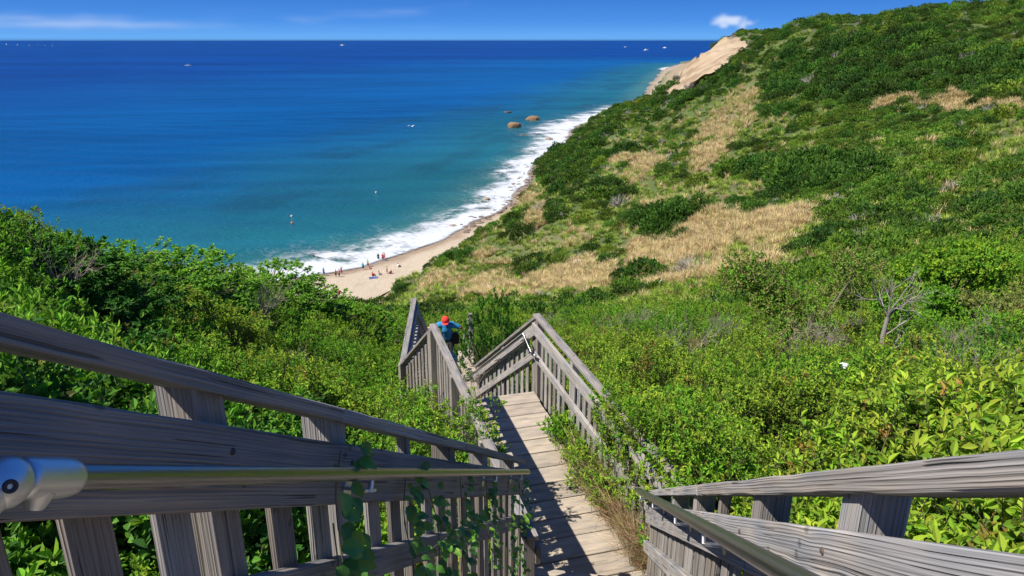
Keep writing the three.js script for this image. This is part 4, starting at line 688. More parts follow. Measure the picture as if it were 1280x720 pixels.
// ---- small dead tree with the bushy trees round it
function limb(s, pts, radii, k, n = 7) { for (let i = 0; i < pts.length - 1; i++) s.twig(pts[i], pts[i + 1], radii[i], radii[i + 1], typeof k === 'function' ? k() : k, n); }
{
  const r = rng(9), grey = () => { const c = .85 + r() * .3; return lin(.25 * c, .22 * c, .195 * c); };
  const base = atDepth(1098, 455, 14.4); base.y = groundAt(base.x, -base.z) - .1;
  const top = atDepth(1096, 388, 14.4).y - base.y;
  const g = thing('dead_tree', 'small dead tree with a pale grey trunk and bare forked limbs', 'tree', base);
  const s = new Soup(), t2 = new Soup(); const F0 = V(0, 0, 0), F1 = V(.03, top * .35, 0), F2 = V(-.02, top * .7, .02), F3 = V(.02, top, 0);
  limb(s, [F0, F1, F2, F3], [.062, .052, .045, .04], grey, 9); part('trunk', s.geo(), BARKMAT, g);
  const grow = (p, d, len, rad, lev) => { let q = p, dd = d.clone(), R = rad; for (let i = 0; i < 3; i++) { dd.addScaledVector(rdir(r), .28).add(V(0, .06, 0)).normalize(); const e = q.clone().addScaledVector(dd, len / 3); t2.twig(q, e, R, R * .82, grey(), 5); q = e; R *= .82; if (lev > 0) grow(q, dd.clone().addScaledVector(rdir(r), .8).normalize(), len * .62, R * .7, lev - 1); } };
  for (const d of [V(-.55, .8, .1), V(.5, .75, .2), V(-.15, 1, -.3), V(.8, .5, -.2), V(.1, 1, .3)]) grow(F3, d.normalize(), .62, .02, 3);
  grow(F1, V(.6, .7, .2).normalize(), .6, .022, 2); grow(F2, V(.7, .45, .3).normalize(), .55, .02, 2);
  part('limbs', t2.geo(), BARKMAT, g);
  const bushy = (name, label, u, v, t, W, Ht, pal, n, len, seed, sparse = 1) => {
    const c = atDepth(u, v, t), gy = groundAt(c.x, -c.z) - .1, q = rng(seed), T = thing(name, label, 'tree', V(c.x, gy, c.z)), cy = c.y - gy, sL = new Soup(), sW = new Soup(), brown = () => lin(.13 + q() * .05, .11 + q() * .03, .08);
    const lobes = Array.from({ length: 9 }, () => V((q() - .5) * 1.5 * W, (q() - .5) * 1.2 * Ht, (q() - .5) * 1.3 * W)), cent = V(0, cy, 0);
    for (const l of lobes) { const e = cent.clone().add(l), m = V(e.x * .35, cy * .55, e.z * .35); limb(sW, [V(e.x * .06, 0, e.z * .06), m, e], [.05, .03, .012], brown, 6); }
    for (let i = 0; i < n; i++) { const l = lobes[i % 9], d = rdir(q), f = Math.pow(q(), .4), p = cent.clone().add(l).add(V(d.x * W * .42 * f, d.y * Ht * .36 * f, d.z * W * .42 * f)); rosette(sL, p, d.clone().add(V(0, .5, 0)).normalize(), Math.round(9 * sparse), len, len * .5, pal, q, 1); }
    part('trunk', sW.geo(), BARKMAT, T); part('crown', sL.geo(), LEAFMAT, T); return T;
  };
  bushy('spreading_tree', 'low spreading tree with a layered bright green crown beside the dead tree', 1188, 322, 18, 1.75, 1.1, [...PAL.green, ...PAL.lime], 2300, .095, 12);
  bushy('spreading_tree', 'low leafy tree under the layered green crown, beside the dead trunk', 1165, 395, 16.5, 1.2, .75, PAL.green, 1300, .085, 14);
  bushy('arching_bush', 'wide olive brown bush with arching stems beside the dead tree', 1012, 366, 17, 1.8, 1.4, [...PAL.olive, ...PAL.green.slice(0, 2)], 2000, .08, 15, .9);
  bushy('arching_bush', 'mixed olive and grey bush on the slope above the dead tree', 1262, 380, 15.5, 1.2, .75, PAL.olive, 700, .075, 16, .8);
}

// ---------------------------------------------------------------- creepers on the shaded railing: every leaf a piece
console.log('creepers');
function bigLeaf(seed, L = .085, W = .06) {
  const r = rng(seed), n = 7, pos = [], idx = [], curl = .25 + r() * .3;
  for (let i = 0; i <= n; i++) { const t = i / n, w = W / 2 * Math.pow(Math.sin(Math.PI * Math.pow(t, .72)), .9) * (1 + .06 * (r() - .5)), y = -curl * L * t * t; for (const k of [-1, -.5, 0, .5, 1]) pos.push(k * w, y + Math.abs(k) * w * .35 + Math.sin(t * 14) * .002 * Math.abs(k), t * L); }
  for (let i = 0; i < n; i++) for (let k = 0; k < 4; k++) { const a = i * 5 + k; idx.push(a, a + 5, a + 1, a + 1, a + 5, a + 6); }
  const g = new THREE.BufferGeometry(); g.setAttribute('position', new THREE.Float32BufferAttribute(pos, 3)); g.setIndex(idx); g.computeVertexNormals(); return g;
}
const VINELEAF = [[.07, .22, .018], [.11, .29, .02], [.05, .165, .016], [.18, .36, .03]].map((c) => new THREE.MeshPhysicalMaterial({ color: lin(...c), transmission: .35, thickness: 0, roughness: .55, side: THREE.DoubleSide }));
const VINESTEM = new THREE.MeshStandardMaterial({ color: lin(.13, .14, .05), roughness: .8 });
{
  const big = [1, 2, 3].map((k) => bigLeaf(k, .09, .062)), small = [4, 5, 6].map((k) => bigLeaf(k, .05, .034));
  const inL = OL.clone().multiplyScalar(-1), onRail = (s, h, side) => railL.at(s - s0, h, 0).addScaledVector(inL, side);
  const vine = (label, seed, stems, leaves, geos, scale) => {
    const r = rng(seed), g = thing('climbing_vine', label, 'vine', onRail(stems[0][0][0], stems[0][0][1], .03));
    const curves = stems.map((st) => new THREE.CatmullRomCurve3(st.map(([s, h, side]) => onRail(s, h, side).sub(g.position))));
    for (const c of curves) part('stem', new THREE.TubeGeometry(c, 24, .0022, 5), VINESTEM, g);
    for (let i = 0; i < leaves; i++) {
      const c = curves[i % curves.length], t = .08 + .92 * ((Math.floor(i / curves.length) + r() * .7) / Math.ceil(leaves / curves.length)), p = c.getPoint(clamp(t)), m = part('leaf', geos[i % 3], VINELEAF[Math.floor(r() * 4)], g);
      const dir = inL.clone().multiplyScalar(.5 + r() * .5).addScaledVector(HL, (r() - .5) * 1.6).add(V(0, -.75 + r() * .75, 0)).normalize(), up = V(0, .8, .35).addScaledVector(inL, .6).addScaledVector(rdir(r), .4).normalize(), x = up.clone().cross(dir).normalize(), y = dir.clone().cross(x);
      m.quaternion.setFromRotationMatrix(new THREE.Matrix4().makeBasis(x, y, dir)); m.position.copy(p).addScaledVector(inL, .012 + .04 * r()).addScaledVector(HL, (r() - .5) * .13).add(V(0, (r() - .5) * .05, 0)); m.scale.setScalar(scale * (.7 + r() * .6));
    }
  };
  vine('vine with large glossy leaves hanging over the lower board of the shaded railing', 5, [[[1.52, -.62, .06], [1.50, -.45, .05], [1.52, -.27, .04], [1.55, -.14, .05]], [[1.46, -.66, .07], [1.42, -.50, .08], [1.45, -.36, .06]]], 34, big, .62);
  vine('thick dark creeper covering the pickets near the foot of the shaded railing', 6, [[[2.0, -.85, .05], [2.02, -.6, .06], [1.98, -.35, .05], [2.02, -.2, .05]], [[2.3, -.95, .06], [2.28, -.7, .07], [2.32, -.45, .06], [2.25, -.25, .05]], [[2.65, -1, .06], [2.6, -.75, .07], [2.68, -.5, .06], [2.7, -.16, .05]], [[2.1, -.55, .06], [2.35, -.5, .07], [2.7, -.45, .07], [3.0, -.4, .05]]], 230, big, .42);
  vine('fine leafed creeper trailing over the end of the shaded railing', 7, [[[3.2, -1.0, .06], [3.22, -.7, .06], [3.18, -.4, .06], [3.25, -.2, .04]], [[3.7, -1.05, .05], [3.68, -.75, .06], [3.75, -.5, .05], [3.8, -.2, .05]], [[4.15, -1.1, .05], [4.12, -.7, .05], [4.2, -.35, .05], [4.22, -.1, .04]], [[4.35, -1.2, .06], [4.4, -.8, .05], [4.38, -.4, .04]]], 220, small, .75);
}

// ---------------------------------------------------------------- figures
console.log('figures');
function sdfGeo(bones, cell, k = .025) {                 // bones: ax ay az ra bx by bz rb
  const lo = [1e9, 1e9, 1e9], hi = [-1e9, -1e9, -1e9];
  for (const b of bones) for (let e = 0; e < 8; e += 4) for (let i = 0; i < 3; i++) { lo[i] = Math.min(lo[i], b[e + i] - b[e + 3] - k); hi[i] = Math.max(hi[i], b[e + i] + b[e + 3] + k); }
  const ext = Math.max(hi[0] - lo[0], hi[1] - lo[1], hi[2] - lo[2]) + cell * 6, n = Math.ceil(ext / cell), mid = lo.map((v, i) => (v + hi[i]) / 2), half = ext / 2;
  const mc = new MarchingCubes(n, undefined, false, false, 90000); mc.isolation = 0;
  const P = bones.map((b) => ({ b, dx: b[4] - b[0], dy: b[5] - b[1], dz: b[6] - b[2], l: Math.max(1e-9, (b[4] - b[0]) ** 2 + (b[5] - b[1]) ** 2 + (b[6] - b[2]) ** 2) }));
  for (let z = 0; z < n; z++) for (let y = 0; y < n; y++) for (let x = 0; x < n; x++) {
    const X = (x / n * 2 - 1) * half + mid[0], Y = (y / n * 2 - 1) * half + mid[1], Z = (z / n * 2 - 1) * half + mid[2]; let d = 1e9;
    for (const q of P) { const b = q.b, t = clamp(((X - b[0]) * q.dx + (Y - b[1]) * q.dy + (Z - b[2]) * q.dz) / q.l), v = Math.sqrt((X - b[0] - q.dx * t) ** 2 + (Y - b[1] - q.dy * t) ** 2 + (Z - b[2] - q.dz * t) ** 2) - lerp(b[3], b[7], t); const h = clamp(.5 + .5 * (d - v) / k); d = d > 1e8 ? v : lerp(d, v, h) - k * h * (1 - h); }
    mc.field[z * n * n + y * n + x] = -d;
  }
  mc.update();
  let g = new THREE.BufferGeometry(); const p = new Float32Array(mc.positionArray.subarray(0, mc.count * 3));
  for (let i = 0; i < p.length; i += 3) for (let j = 0; j < 3; j++) p[i + j] = p[i + j] * half + mid[j];
  g.setAttribute('position', new THREE.BufferAttribute(p, 3)); g = mergeVertices(g, 1e-4); g.computeVertexNormals(); return g;
}
const mirror = (a) => { const b = [...a]; b[0] = -b[0]; b[4] = -b[4]; return b; };
const skinMat = new THREE.MeshPhysicalMaterial({ color: lin(.48, .27, .18), roughness: .6 });
const cloth = (r, g, b) => new THREE.MeshStandardMaterial({ color: lin(r, g, b), roughness: .9 });
// bones of a body from its joints; every joint a vector
function bodyBones(J) {
  const B = (a, ra, b, rb) => [a.x, a.y, a.z, ra, b.x, b.y, b.z, rb], mixv = (a, b, t) => a.clone().lerp(b, t), out = { torso: [], arms: [], legs: [], head: [], feet: [] };
  const { pelvis, chest, neck, head } = J;
  out.torso.push(B(pelvis, .125, mixv(pelvis, chest, .5), .115), B(mixv(pelvis, chest, .5), .115, chest, .13), B(J.hipL, .105, J.hipR, .105), B(J.shL.clone().lerp(J.shR, .12), .075, J.shR.clone().lerp(J.shL, .12), .075), B(chest, .125, mixv(chest, neck, .7), .07));
  out.head.push(B(neck.clone().lerp(chest, .25), .055, head, .052), B(head.clone().addScaledVector(J.up, .035), .092, head.clone().addScaledVector(J.up, -.035).addScaledVector(J.face, .022), .07), B(head.clone().addScaledVector(J.face, .085).addScaledVector(J.up, .005), .012, head.clone().addScaledVector(J.face, .10).addScaledVector(J.up, -.02), .016));
  for (const s of ['L', 'R']) {
    out.arms.push([B(J['sh' + s], .056, J['el' + s], .042), B(J['el' + s], .042, J['wr' + s], .028)]);
    out.legs.push([B(J['hip' + s], .088, J['kn' + s], .058), B(J['kn' + s], .056, J['an' + s], .04)]);
    const f = J['an' + s].clone(), dir = J['toe' + s] ?? J.ahead; out.feet.push(B(f.clone().add(V(0, -.045, 0)).addScaledVector(dir, -.04), .036, f.clone().add(V(0, -.055, 0)).addScaledVector(dir, .15), .028));
  }
  return out;
}
function handBones(w, dir, palmN, size = 1, curl = .9) {        // five unequal bent fingers from the wrist w
  const d = dir.clone().normalize(), n = palmN.clone().addScaledVector(d, -palmN.dot(d)).normalize(), s = d.clone().cross(n), out = [], B = (a, ra, b, rb) => out.push([a.x, a.y, a.z, ra * size, b.x, b.y, b.z, rb * size]);
  const at = (a, b, c) => w.clone().addScaledVector(d, a * size).addScaledVector(s, b * size).addScaledVector(n, c * size);
  for (const b of [-.028, -.009, .010, .028]) B(at(0, b * .6, 0), .016, at(.085, b, 0), .013);
  [[-.031, .062], [-.011, .076], [.010, .072], [.030, .056]].forEach(([b, L]) => { const a = at(.088, b, 0), m = at(.088 + L * .45, b * 1.1, L * .12 * curl), e = at(.088 + L * .72, b * 1.1, L * .45 * curl), f = at(.088 + L * .78, b * 1.1, L * .75 * curl); B(a, .0098, m, .009); B(m, .009, e, .0085); B(e, .0085, f, .0078); });
  const t0 = at(.025, .03, .005), t1 = at(.05, .062, .018), t2 = at(.082, .07, .034); B(t0, .013, t1, .011); B(t1, .011, t2, .009);
  return out;
}
// the climber with the red cap
{
  const root = V(-1.80, DECK2 - .166 * 18 + .005, -18.55);
  const g = thing('person', 'person in red cap and blue shirt climbing the long flight, hands on both railings', 'person', root);
  const J = { pelvis: V(.02, .86, -.02), chest: V(0, 1.16, .13), neck: V(0, 1.34, .22), head: V(0, 1.45, .31), up: V(0, .86, .5).normalize(), face: V(0, -.5, .86).normalize(), ahead: V(0, 0, 1),
    shL: V(-.185, 1.275, .16), shR: V(.185, 1.275, .16), elL: V(-.37, 1.20, .10), elR: V(.36, 1.19, .12), wrL: V(-.515, 1.17, .17), wrR: V(.49, 1.16, .19),
    hipL: V(-.095, .83, -.02), hipR: V(.105, .83, -.02), knL: V(-.14, .60, .28), knR: V(.12, .46, .10), anL: V(-.13, .25, .26), anR: V(.12, .085, -.06) };
  const b = bodyBones(J), all = [...b.torso, ...b.head, ...b.arms.flat(), ...b.legs.flat(), ...b.feet];
  const hL = handBones(J.wrL, V(-.25, -.12, .5), V(0, -1, 0), 1, .9), hR = handBones(J.wrR, V(.25, -.12, .5), V(0, -1, 0), 1, .9);
  const strip = (q) => { for (const k of Object.keys(q.attributes)) if (k !== 'position' && k !== 'normal') q.deleteAttribute(k); return q; };
  part('body', mergeGeometries([sdfGeo(all, .018, .03), sdfGeo(hL, .005, .006), sdfGeo(hR, .005, .006)].map(strip)), skinMat, g);
  const fat = (bs, e) => bs.map((q) => { const c = [...q]; c[3] += e; c[7] += e; return c; });
  const half = (q, t) => [q[0], q[1], q[2], q[3], lerp(q[0], q[4], t), lerp(q[1], q[5], t), lerp(q[2], q[6], t), lerp(q[3], q[7], t)];
  part('shirt', sdfGeo([...fat(b.torso, .014), ...b.arms.map((a) => half(fat([a[0]], .02)[0], .85))], .02, .04), cloth(.02, .20, .42), g).userData.label = 'blue short sleeved shirt';
  part('shorts', sdfGeo([...fat([b.torso[2]], .02), ...b.legs.flatMap((l) => [fat([l[0]], .022)[0]])], .02, .03), cloth(.015, .016, .022), g);
  const shoe = cloth(.25, .24, .24); b.feet.forEach((f) => part('shoe', sdfGeo(fat([f], .012), .012, .01), shoe, g));
  // cap: dome and brim
  const cap = part('cap', new THREE.SphereGeometry(.112, 28, 14, 0, 6.2832, 0, 1.75), new THREE.MeshStandardMaterial({ color: lin(.62, .03, .025), roughness: .85, side: THREE.DoubleSide }), g);
  const q = new THREE.Quaternion().setFromRotationMatrix(new THREE.Matrix4().makeBasis(V(1, 0, 0), J.up, J.face.clone().addScaledVector(J.up, -J.face.dot(J.up)).normalize())); cap.quaternion.copy(q); cap.position.copy(J.head).addScaledVector(J.up, .035);
  const brim = new THREE.Shape(); brim.absarc(0, 0, .095, .15, Math.PI - .15); const bg = new THREE.ExtrudeGeometry(brim, { depth: .005, bevelEnabled: false }); bg.rotateX(Math.PI / 2); const bm = part('brim', bg, cap.material, cap); bm.position.set(0, .01, .09); bm.rotation.x = .25; bm.scale.set(.95, 1, .85);
  for (const s of [-1, 1]) { const e = part('eye', new THREE.SphereGeometry(.009, 10, 8), cloth(.03, .02, .015), g); e.position.copy(J.head).addScaledVector(J.face, .088).add(V(s * .032, .006, 0)); }
  const bag = thing('shoulder_bag', 'dark bag hanging at the hip of the climber in the red cap', 'bag', root.clone().add(V(.235, .72, .06)));
  const bs = new THREE.Shape(); bs.moveTo(-.09, .0); bs.quadraticCurveTo(-.11, .26, 0, .28); bs.quadraticCurveTo(.11, .26, .09, 0); bs.quadraticCurveTo(0, -.05, -.09, 0); const bgeo = new THREE.ExtrudeGeometry(bs, { depth: .06, bevelEnabled: true, bevelSize: .02, bevelThickness: .02, bevelSegments: 3 }); bgeo.translate(0, 0, -.03);
  part('pouch', bgeo, cloth(.018, .018, .022), bag); part('strap', tubeAlong([V(-.03, .26, 0), V(-.12, .42, .05), V(-.16, .60, .12), V(-.2, .5, .24)], .014, 8, 20), cloth(.02, .02, .024), bag);
}
// people on the sand
{
  const std = { up: V(0, 1, 0), face: V(0, 0, 1), ahead: V(0, 0, 1), pelvis: V(0, .92, 0), chest: V(0, 1.25, 0), neck: V(0, 1.45, 0), head: V(0, 1.60, .01), shL: V(-.19, 1.39, 0), shR: V(.19, 1.39, 0), elL: V(-.27, 1.10, -.02), elR: V(.27, 1.10, -.02), wrL: V(-.27, .86, .08), wrR: V(.27, .86, .08), hipL: V(-.1, .9, 0), hipR: V(.1, .9, 0), knL: V(-.12, .5, .02), knR: V(.12, .5, .02), anL: V(-.13, .09, 0), anR: V(.13, .09, 0) };
  const walk = { ...std, knL: V(-.11, .52, .14), anL: V(-.11, .10, .20), knR: V(.11, .5, .02), anR: V(.11, .12, -.25), elL: V(-.26, 1.12, -.12), wrL: V(-.25, .92, -.1), elR: V(.26, 1.12, .08), wrR: V(.24, .95, .25) };
  const wave = { ...std, elR: V(.33, 1.45, .08), wrR: V(.30, 1.68, .12), elL: V(-.32, 1.2, .05), wrL: V(-.16, 1.06, .14) };
  const sit = { ...std, pelvis: V(0, .13, 0), chest: V(0, .44, -.06), neck: V(0, .64, -.05), head: V(0, .79, -.02), shL: V(-.19, .58, -.06), shR: V(.19, .58, -.06), elL: V(-.26, .34, .1), elR: V(.26, .34, .1), wrL: V(-.16, .36, .3), wrR: V(.16, .36, .3), hipL: V(-.1, .11, .02), hipR: V(.1, .11, .02), knL: V(-.13, .45, .38), knR: V(.13, .45, .38), anL: V(-.13, .09, .6), anR: V(.13, .09, .6) };
  const fat = (bs, e) => bs.map((q) => { const c = [...q]; c[3] += e; c[7] += e; return c; });
  const poses = Object.fromEntries(Object.entries({ std, walk, wave, sit }).map(([k, J]) => {
    const b = bodyBones(J), hands = ['L', 'R'].flatMap((s) => handBones(J['wr' + s], V(0, -1, .25), V(s === 'L' ? 1 : -1, 0, 0), 1, .5));
    return [k, { body: sdfGeo([...b.torso, ...b.head, ...b.arms.flat(), ...b.legs.flat(), ...b.feet, ...hands], .033, .03), shirt: sdfGeo([...fat(b.torso.slice(0, 2), .02), ...fat(b.torso.slice(3), .02), ...b.arms.map((a) => { const q = fat([a[0]], .02)[0]; return [q[0], q[1], q[2], q[3], (q[0] + q[4]) / 2, (q[1] + q[5]) / 2, (q[2] + q[6]) / 2, q[7] + .01]; })], .04, .03), shorts: sdfGeo([...fat([b.torso[2]], .022), ...b.legs.map((l) => { const q = fat([l[0]], .024)[0]; return [q[0], q[1], q[2], q[3], lerp(q[0], q[4], .75), lerp(q[1], q[5], .75), lerp(q[2], q[6], .75), q[7] + .02]; })], .04, .03), hair: [J.head.x, J.head.y + .045, J.head.z - .02] }];
  }));
  const hairGeo = new THREE.SphereGeometry(.108, 16, 10, 0, 6.2832, 0, 1.7);
  const C = { blue: cloth(.03, .10, .42), navy: cloth(.02, .025, .06), black: cloth(.015, .015, .018), teal: cloth(.02, .30, .42), red: cloth(.45, .04, .05), green: cloth(.20, .5, .06), white: cloth(.75, .74, .72), rose: cloth(.55, .10, .14), orange: cloth(.70, .22, .03) };
  const hairs = [cloth(.03, .02, .015), cloth(.10, .06, .03), cloth(.25, .16, .07)];
  let k = 0;
  const stand = (u, v, pose, top, low, label, turn = 0, scale = 1) => {
    const p = atHeight(u, v, SEA + .6), [d] = shoreDist(p.x, -p.z); p.copy(atHeight(u, v, Math.max(SEA - .2, beachY(d)))); const dd = shoreDist(p.x, -p.z)[0]; p.y = beachY(dd) + (dd > 2 ? .02 : 0);
    const g = thing('person', label, 'person', p), P = poses[pose]; g.rotation.y = turn; g.scale.setScalar(scale);
    part('body', P.body, skinMat, g); if (top) part('shirt', P.shirt, C[top], g); if (low) part('shorts', P.shorts, C[low], g); const h = part('hair', hairGeo, hairs[k++ % 3], g); h.position.set(...P.hair);
  };
  stand(405, 345, 'std', 'blue', 'blue', 'person in blue shirt and shorts standing on the wet sand beside a small child', 2.4, 1.05);
  stand(402, 350.5, 'std', 'black', 'black', 'small child in black beside the person in blue', 2.0, .62);
  stand(420, 347, 'walk', null, 'black', 'bare chested person in black shorts walking on the sand in a group of three', 1.2);
  stand(424.3, 347, 'std', null, 'navy', 'person in dark swimwear standing in the group of three', -1.8);
  stand(427, 343, 'wave', null, 'rose', 'person in rose swimwear with one arm raised in the group of three', .8);
  stand(454, 337.5, 'std', 'teal', 'black', 'person in a teal shirt and black shorts standing at the wash', 2.6);
  stand(460, 334, 'walk', 'green', 'red', 'person in a green top and red shorts stepping toward the surf', 2.8);
  stand(461.8, 337, 'sit', null, 'red', 'person crouched on wet sand beside the teal shirted one', 1.5);
  stand(473, 325.5, 'std', 'black', 'navy', 'person all in black standing at the edge of the surf', 3.0);
  stand(478.6, 326, 'walk', 'red', 'navy', 'person in a red top walking beside the one all in black', 2.9);
  stand(480.6, 324.5, 'wave', null, 'rose', 'person in rose shorts raising an arm beside the red top', 2.5);
  stand(484, 343, 'std', null, 'navy', 'person in navy trunks standing near the foot of the slope', -1.2);
  stand(488.8, 343, 'sit', 'red', 'black', 'person in dark red sitting near the foot of the slope', -2.2);
  stand(498, 334.5, 'sit', 'white', 'navy', 'lone person in white sitting on the sand away from the others', 2.2);
  stand(466, 345.5, 'sit', 'red', 'navy', 'person in red sitting on the blue beach mat', 2.4);
  stand(474, 344.5, 'sit', null, 'teal', 'person in teal shorts sitting beside the blue beach mat', 1.6);
  stand(419, 367, 'sit', null, 'red', 'sunbather in red shorts sitting by the pale blue towel', 2.2);
  stand(423.5, 367.5, 'sit', 'rose', 'black', 'sunbather in rose top sitting by the dark beach bag', 2.5);
  const onSand = (u, v) => { const p = atHeight(u, v, SEA + 1), [d] = shoreDist(p.x, -p.z); return atHeight(u, v, beachY(d)).setY(beachY(d) + .02); };
  const towel = (u, v, w, l, mat, label, turn) => { const p = onSand(u, v), g = new THREE.PlaneGeometry(w, l, 10, 14), a = g.attributes.position, r = rng(u); for (let i = 0; i < a.count; i++) a.setZ(i, .03 + .05 * vnoise(a.getX(i) * 4 + u, a.getY(i) * 4, 3)); g.rotateX(-Math.PI / 2); g.computeVertexNormals(); const m = part('beach_towel', g, mat, scene); m.name = numbered('beach_towel'); m.position.copy(p); m.rotation.y = turn; mat.side = THREE.DoubleSide; tag(m, label, 'towel'); };
  towel(410, 369, 1.6, 2.1, cloth(.40, .55, .70), 'pale blue towel spread on the sand beside two sunbathers', .5);
  towel(467, 347.5, 1.8, 1.4, cloth(.05, .09, .22), 'blue beach mat on the sand under the person in red', .2);
  towel(396, 361, 1.0, 1.8, cloth(.8, .78, .74), 'white towel on the sand by the bank shrubs', 1.0);
  const bag = (u, v, label) => { const g = thing('beach_bag', label, 'bag', onSand(u, v)); const s = new THREE.CapsuleGeometry(.22, .35, 6, 14); s.rotateZ(Math.PI / 2); s.scale(1, 1.1, .8); s.translate(0, .2, 0); part('body', s, C.black, g); part('handle', new THREE.TorusGeometry(.16, .02, 8, 20, Math.PI).translate(0, .38, 0), C.black, g); };
  bag(417.3, 370, 'black beach bag standing by the two sunbathers'); bag(432, 364, 'black beach bag lying alone on the dry sand');
  // bathers in the water
  const bather = (u, v, label, hair, board) => { const p = atHeight(u, v, SEA + .1); const g = thing('person', label, 'person', p.clone().setY(SEA - 1.0)); const P = poses.wave; part('body', P.body, skinMat, g); part('hair', hairGeo, hair, g).position.set(...P.hair); part('swimsuit', P.shirt, board, g); };
  bather(364.5, 271, 'bather in white up to the chest in green water', hairs[2], C.white); bather(365, 279, 'bather in orange up to the chest in the shallows', hairs[1], C.orange); bather(470, 241, 'swimmer in white splashing in the teal water', hairs[0], C.white);
}

// ---------------------------------------------------------------- rocks
{
  const rock = (seed, sx, sy, sz) => { const g = mergeVertices(new THREE.IcosahedronGeometry(1, 5)), a = g.attributes.position; for (let i = 0; i < a.count; i++) { const v = V(a.getX(i), a.getY(i), a.getZ(i)), n = fbm(v.x * 1.6 + seed * 3, v.y * 1.6 + v.z * 1.3, 4, seed), n2 = fbm(v.x * 5 + seed, v.z * 5 + v.y * 4, 2, seed + 4); const f = .62 + .62 * n + .22 * n2; a.setXYZ(i, v.x * f * sx, (v.y > .55 ? .55 + (v.y - .55) * .5 : v.y) * f * sy, v.z * f * sz); } g.deleteAttribute('uv'); g.computeVertexNormals(); return g; };
  const brown = new THREE.MeshStandardMaterial({ color: lin(.19, .115, .06), roughness: .9 }), dark = new THREE.MeshStandardMaterial({ color: lin(.07, .055, .045), roughness: .7 }), pale = new THREE.MeshStandardMaterial({ color: lin(.46, .43, .39), roughness: .95 }), grey = new THREE.MeshStandardMaterial({ color: lin(.26, .21, .16), roughness: .9 });
  const at = (u, v, y, seed, s, mat, label, group) => { const p = atHeight(u, v, y), m = part('boulder', rock(seed, ...s), mat, scene); m.name = numbered('boulder'); m.position.copy(p); tag(m, label, 'boulder', group); };
  at(642.5, 158, SEA + .3, 3, [3.7, 2.8, 3.4], brown, 'brown boulder standing in the sea, the one farther from the shore');
  at(666, 149.5, SEA + .3, 5, [3.6, 2.6, 3.0], brown, 'brown boulder standing in the sea, the one closer to the shore');
  at(634, 140.5, SEA, 7, [2.4, .9, 1.8], dark, 'low dark rock awash outside the two brown boulders');
  at(654, 168.5, SEA, 8, [1.8, .7, 1.4], dark, 'low dark rock awash in white water inside the two boulders');
  at(686, 175, SEA + .2, 9, [1.8, 1.5, 1.6], grey, 'small rock in the foam near the wooded shore');
  at(608, 250, SEA + .2, 10, [1.3, 1.0, 1.2], grey, 'rock in the white surf below the hillside toe');
  at(566, 283, SEA + .2, 11, [1.0, .6, .8], grey, 'flat rock in the wash at the narrow end of the beach');
  const r = rng(31);
  const shore = []; for (let i = 0; i < 420; i++) { const far = r() < .55, F = far ? lerp(300, 520, r()) : lerp(172, 300, r()), [x] = shoreAt(F), d = (r() - .35) * (far ? 16 : 7), px = x + d; shore.push({ p: V(px, SEA + Math.max(-.1, d * .05), -F), turn: r() * 6, s: V(.3 + r() * r() * (far ? 1.6 : .7), .2 + r() * .5, .3 + r() * .7) }); }
  mass('shore_stones', 'dark stones littering the water line', 'stones', rock(21, 1, 1, 1), new THREE.MeshStandardMaterial({ color: lin(.13, .095, .07), roughness: .85 }), shore);
  [[722, 331, 1.0, 'white stone in the dry grass, the smaller of two close together'], [840, 325, .8, 'white stone lying in the broad dry grass patch'], [825, 358, .7, 'long pale stone near the foot of the grassy hillside'], [611, 362, .7, 'pale stone low on the slope above the beach']].forEach(([u, v, s, label], i) => { const h = hitGround(u, v, 45); if (!h) return; const m = part('hillside_stone', rock(40 + i, s * (i === 2 ? 1.2 : .6), s * .5, s * .5), pale, scene); m.name = numbered('hillside_stone'); m.position.copy(h).add(V(0, .45, .3)); tag(m, label, 'stone'); });
}

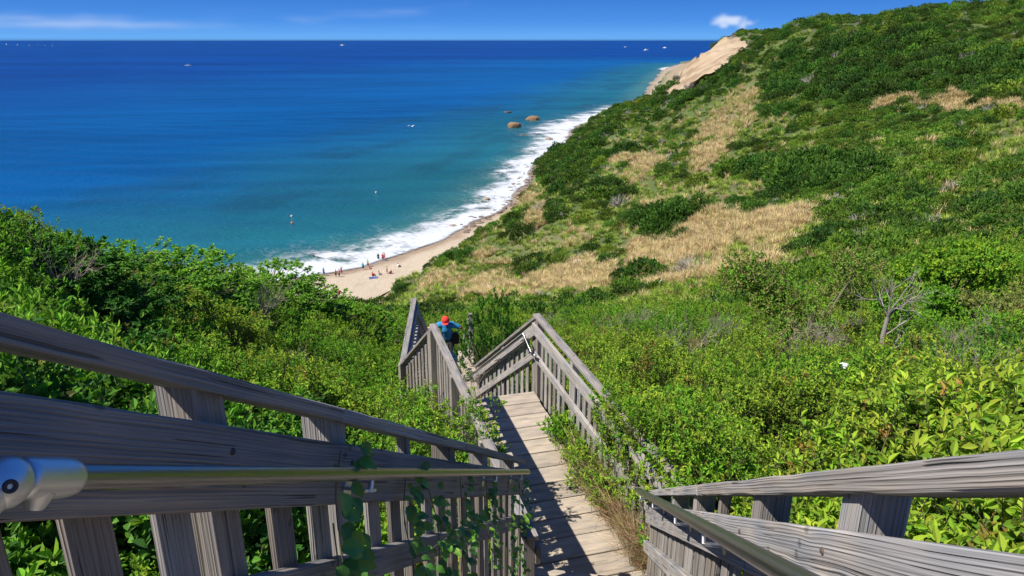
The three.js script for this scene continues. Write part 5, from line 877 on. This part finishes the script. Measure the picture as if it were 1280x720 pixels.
// ---------------------------------------------------------------- boats, bird, litter
{
  const white = new THREE.MeshStandardMaterial({ color: lin(.82, .82, .80), roughness: .5 }), darkb = new THREE.MeshStandardMaterial({ color: lin(.03, .04, .07), roughness: .5 }), sail = new THREE.MeshStandardMaterial({ color: lin(.85, .85, .83), roughness: .9, side: THREE.DoubleSide });
  const hull = (L, B, D) => { const s = new THREE.Shape(); s.moveTo(-L / 2, -B / 2); s.lineTo(L * .2, -B / 2); s.quadraticCurveTo(L * .42, -B * .3, L / 2, 0); s.quadraticCurveTo(L * .42, B * .3, L * .2, B / 2); s.lineTo(-L / 2, B / 2); s.closePath(); const g = new THREE.ExtrudeGeometry(s, { depth: D, bevelEnabled: true, bevelSize: B * .06, bevelThickness: D * .1, bevelSegments: 2 }); g.rotateX(-Math.PI / 2); g.translate(0, -D * .25, 0); return g; };
  const box = (x, y, z, w, h, d) => new THREE.BoxGeometry(w, h, d).translate(x, y, z);
  const motor = (u, v, L, label, turn) => { const g = thing('motor_boat', label, 'boat', atHeight(u, v, SEA)); g.rotation.y = turn; part('hull', hull(L, L * .3, L * .16), white, g); const c = part('cabin', box(-L * .05, L * .22, 0, L * .36, L * .18, L * .2), white, g); part('windows', box(-L * .04, L * .235, 0, L * .34, L * .06, L * .206), darkb, c); part('mast', new THREE.CylinderGeometry(L * .008, L * .012, L * .3, 6).translate(-L * .05, L * .42, 0), darkb, g); };
  const yacht = (u, v, L, label, turn, group) => { const g = thing('sail_boat', label, 'boat', atHeight(u, v, SEA), group); g.rotation.y = turn; part('hull', hull(L, L * .26, L * .12), white, g); part('mast', new THREE.CylinderGeometry(L * .008, L * .012, L * 1.25, 6).translate(0, L * .7, 0), white, g); for (const [n, a] of [['main_sail', -1], ['jib', 1]]) { const s = new THREE.Shape(); s.moveTo(a * L * .02, L * .2); s.lineTo(a * L * .42, L * .2); s.quadraticCurveTo(a * L * .28, L * .7, a * L * .03, L * 1.28); s.closePath(); part(n, new THREE.ExtrudeGeometry(s, { depth: L * .006, bevelEnabled: false }), sail, g); } };
  motor(235, 82.5, 11, 'white motor boat alone on the open sea', .4);
  motor(428, 57, 40, 'white boat on the horizon over open water', .1);
  motor(808, 63, 22, 'white boat off the headland, the one farther from the cliff', .3); motor(831, 60, 22, 'white boat off the headland, the one beside the cliff', -.3); motor(782, 59, 18, 'small white boat low on the horizon before the headland', .2);
  [8, 22, 37, 48, 57, 66, 79, 88].forEach((u, i) => yacht(u, 56 + (i % 3) * .8, 11 + (i % 3) * 3, 'tiny white sail boat in the fleet on the horizon', .3 * i, 'fleet of sail boats on the horizon'));
  // gull over the water
  const G = thing('gull', 'white gull gliding over the teal water', 'bird', atDepth(515, 158, 120)); G.rotation.y = .5;
  part('body', new THREE.LatheGeometry([[0, -.30], [.03, -.28], [.075, -.14], [.085, 0], [.06, .14], [.045, .2], [.045, .24], [.02, .28], [0, .33]].map((p) => new THREE.Vector2(...p)), 14).rotateX(Math.PI / 2), white, G);
  for (const s of [-1, 1]) { const w = new THREE.BufferGeometry(), P = [[0, .04, .10], [0, .04, -.08], [.36, .20, .12], [.36, .20, -.06], [.8, .10, -.02], [.8, .10, -.08]]; w.setAttribute('position', new THREE.Float32BufferAttribute(P.flatMap(([x, y, z]) => [x * s, y, z, x * s, y - .015, z]), 3)); const f = []; for (let i = 0; i < 2; i++) { const a = i * 4; f.push(a, a + 4, a + 2, a + 2, a + 4, a + 6, a + 1, a + 3, a + 5, a + 3, a + 7, a + 5); } w.setIndex(f); w.computeVertexNormals(); part('wing', w, new THREE.MeshStandardMaterial({ color: lin(.7, .7, .7), roughness: .8, side: THREE.DoubleSide }), G); }
  // litter in the bushes
  const L = new THREE.IcosahedronGeometry(.036, 2), a = L.attributes.position; for (let i = 0; i < a.count; i++) { const k = .6 + .9 * hash2(Math.round(a.getX(i) * 90), Math.round(a.getY(i) * 90 + a.getZ(i) * 31), 5); a.setXYZ(i, a.getX(i) * k * 1.3, a.getY(i) * k * .8, a.getZ(i) * k); } L.computeVertexNormals();
  const m = part('crumpled_paper', L, new THREE.MeshStandardMaterial({ color: lin(.66, .65, .66), roughness: .95 }), scene); m.position.copy(atDepth(1055, 457, 8.9)); tag(m, 'crumpled white paper caught in the leaves below the dead tree', 'litter');
}
renderer.render(scene, camera);
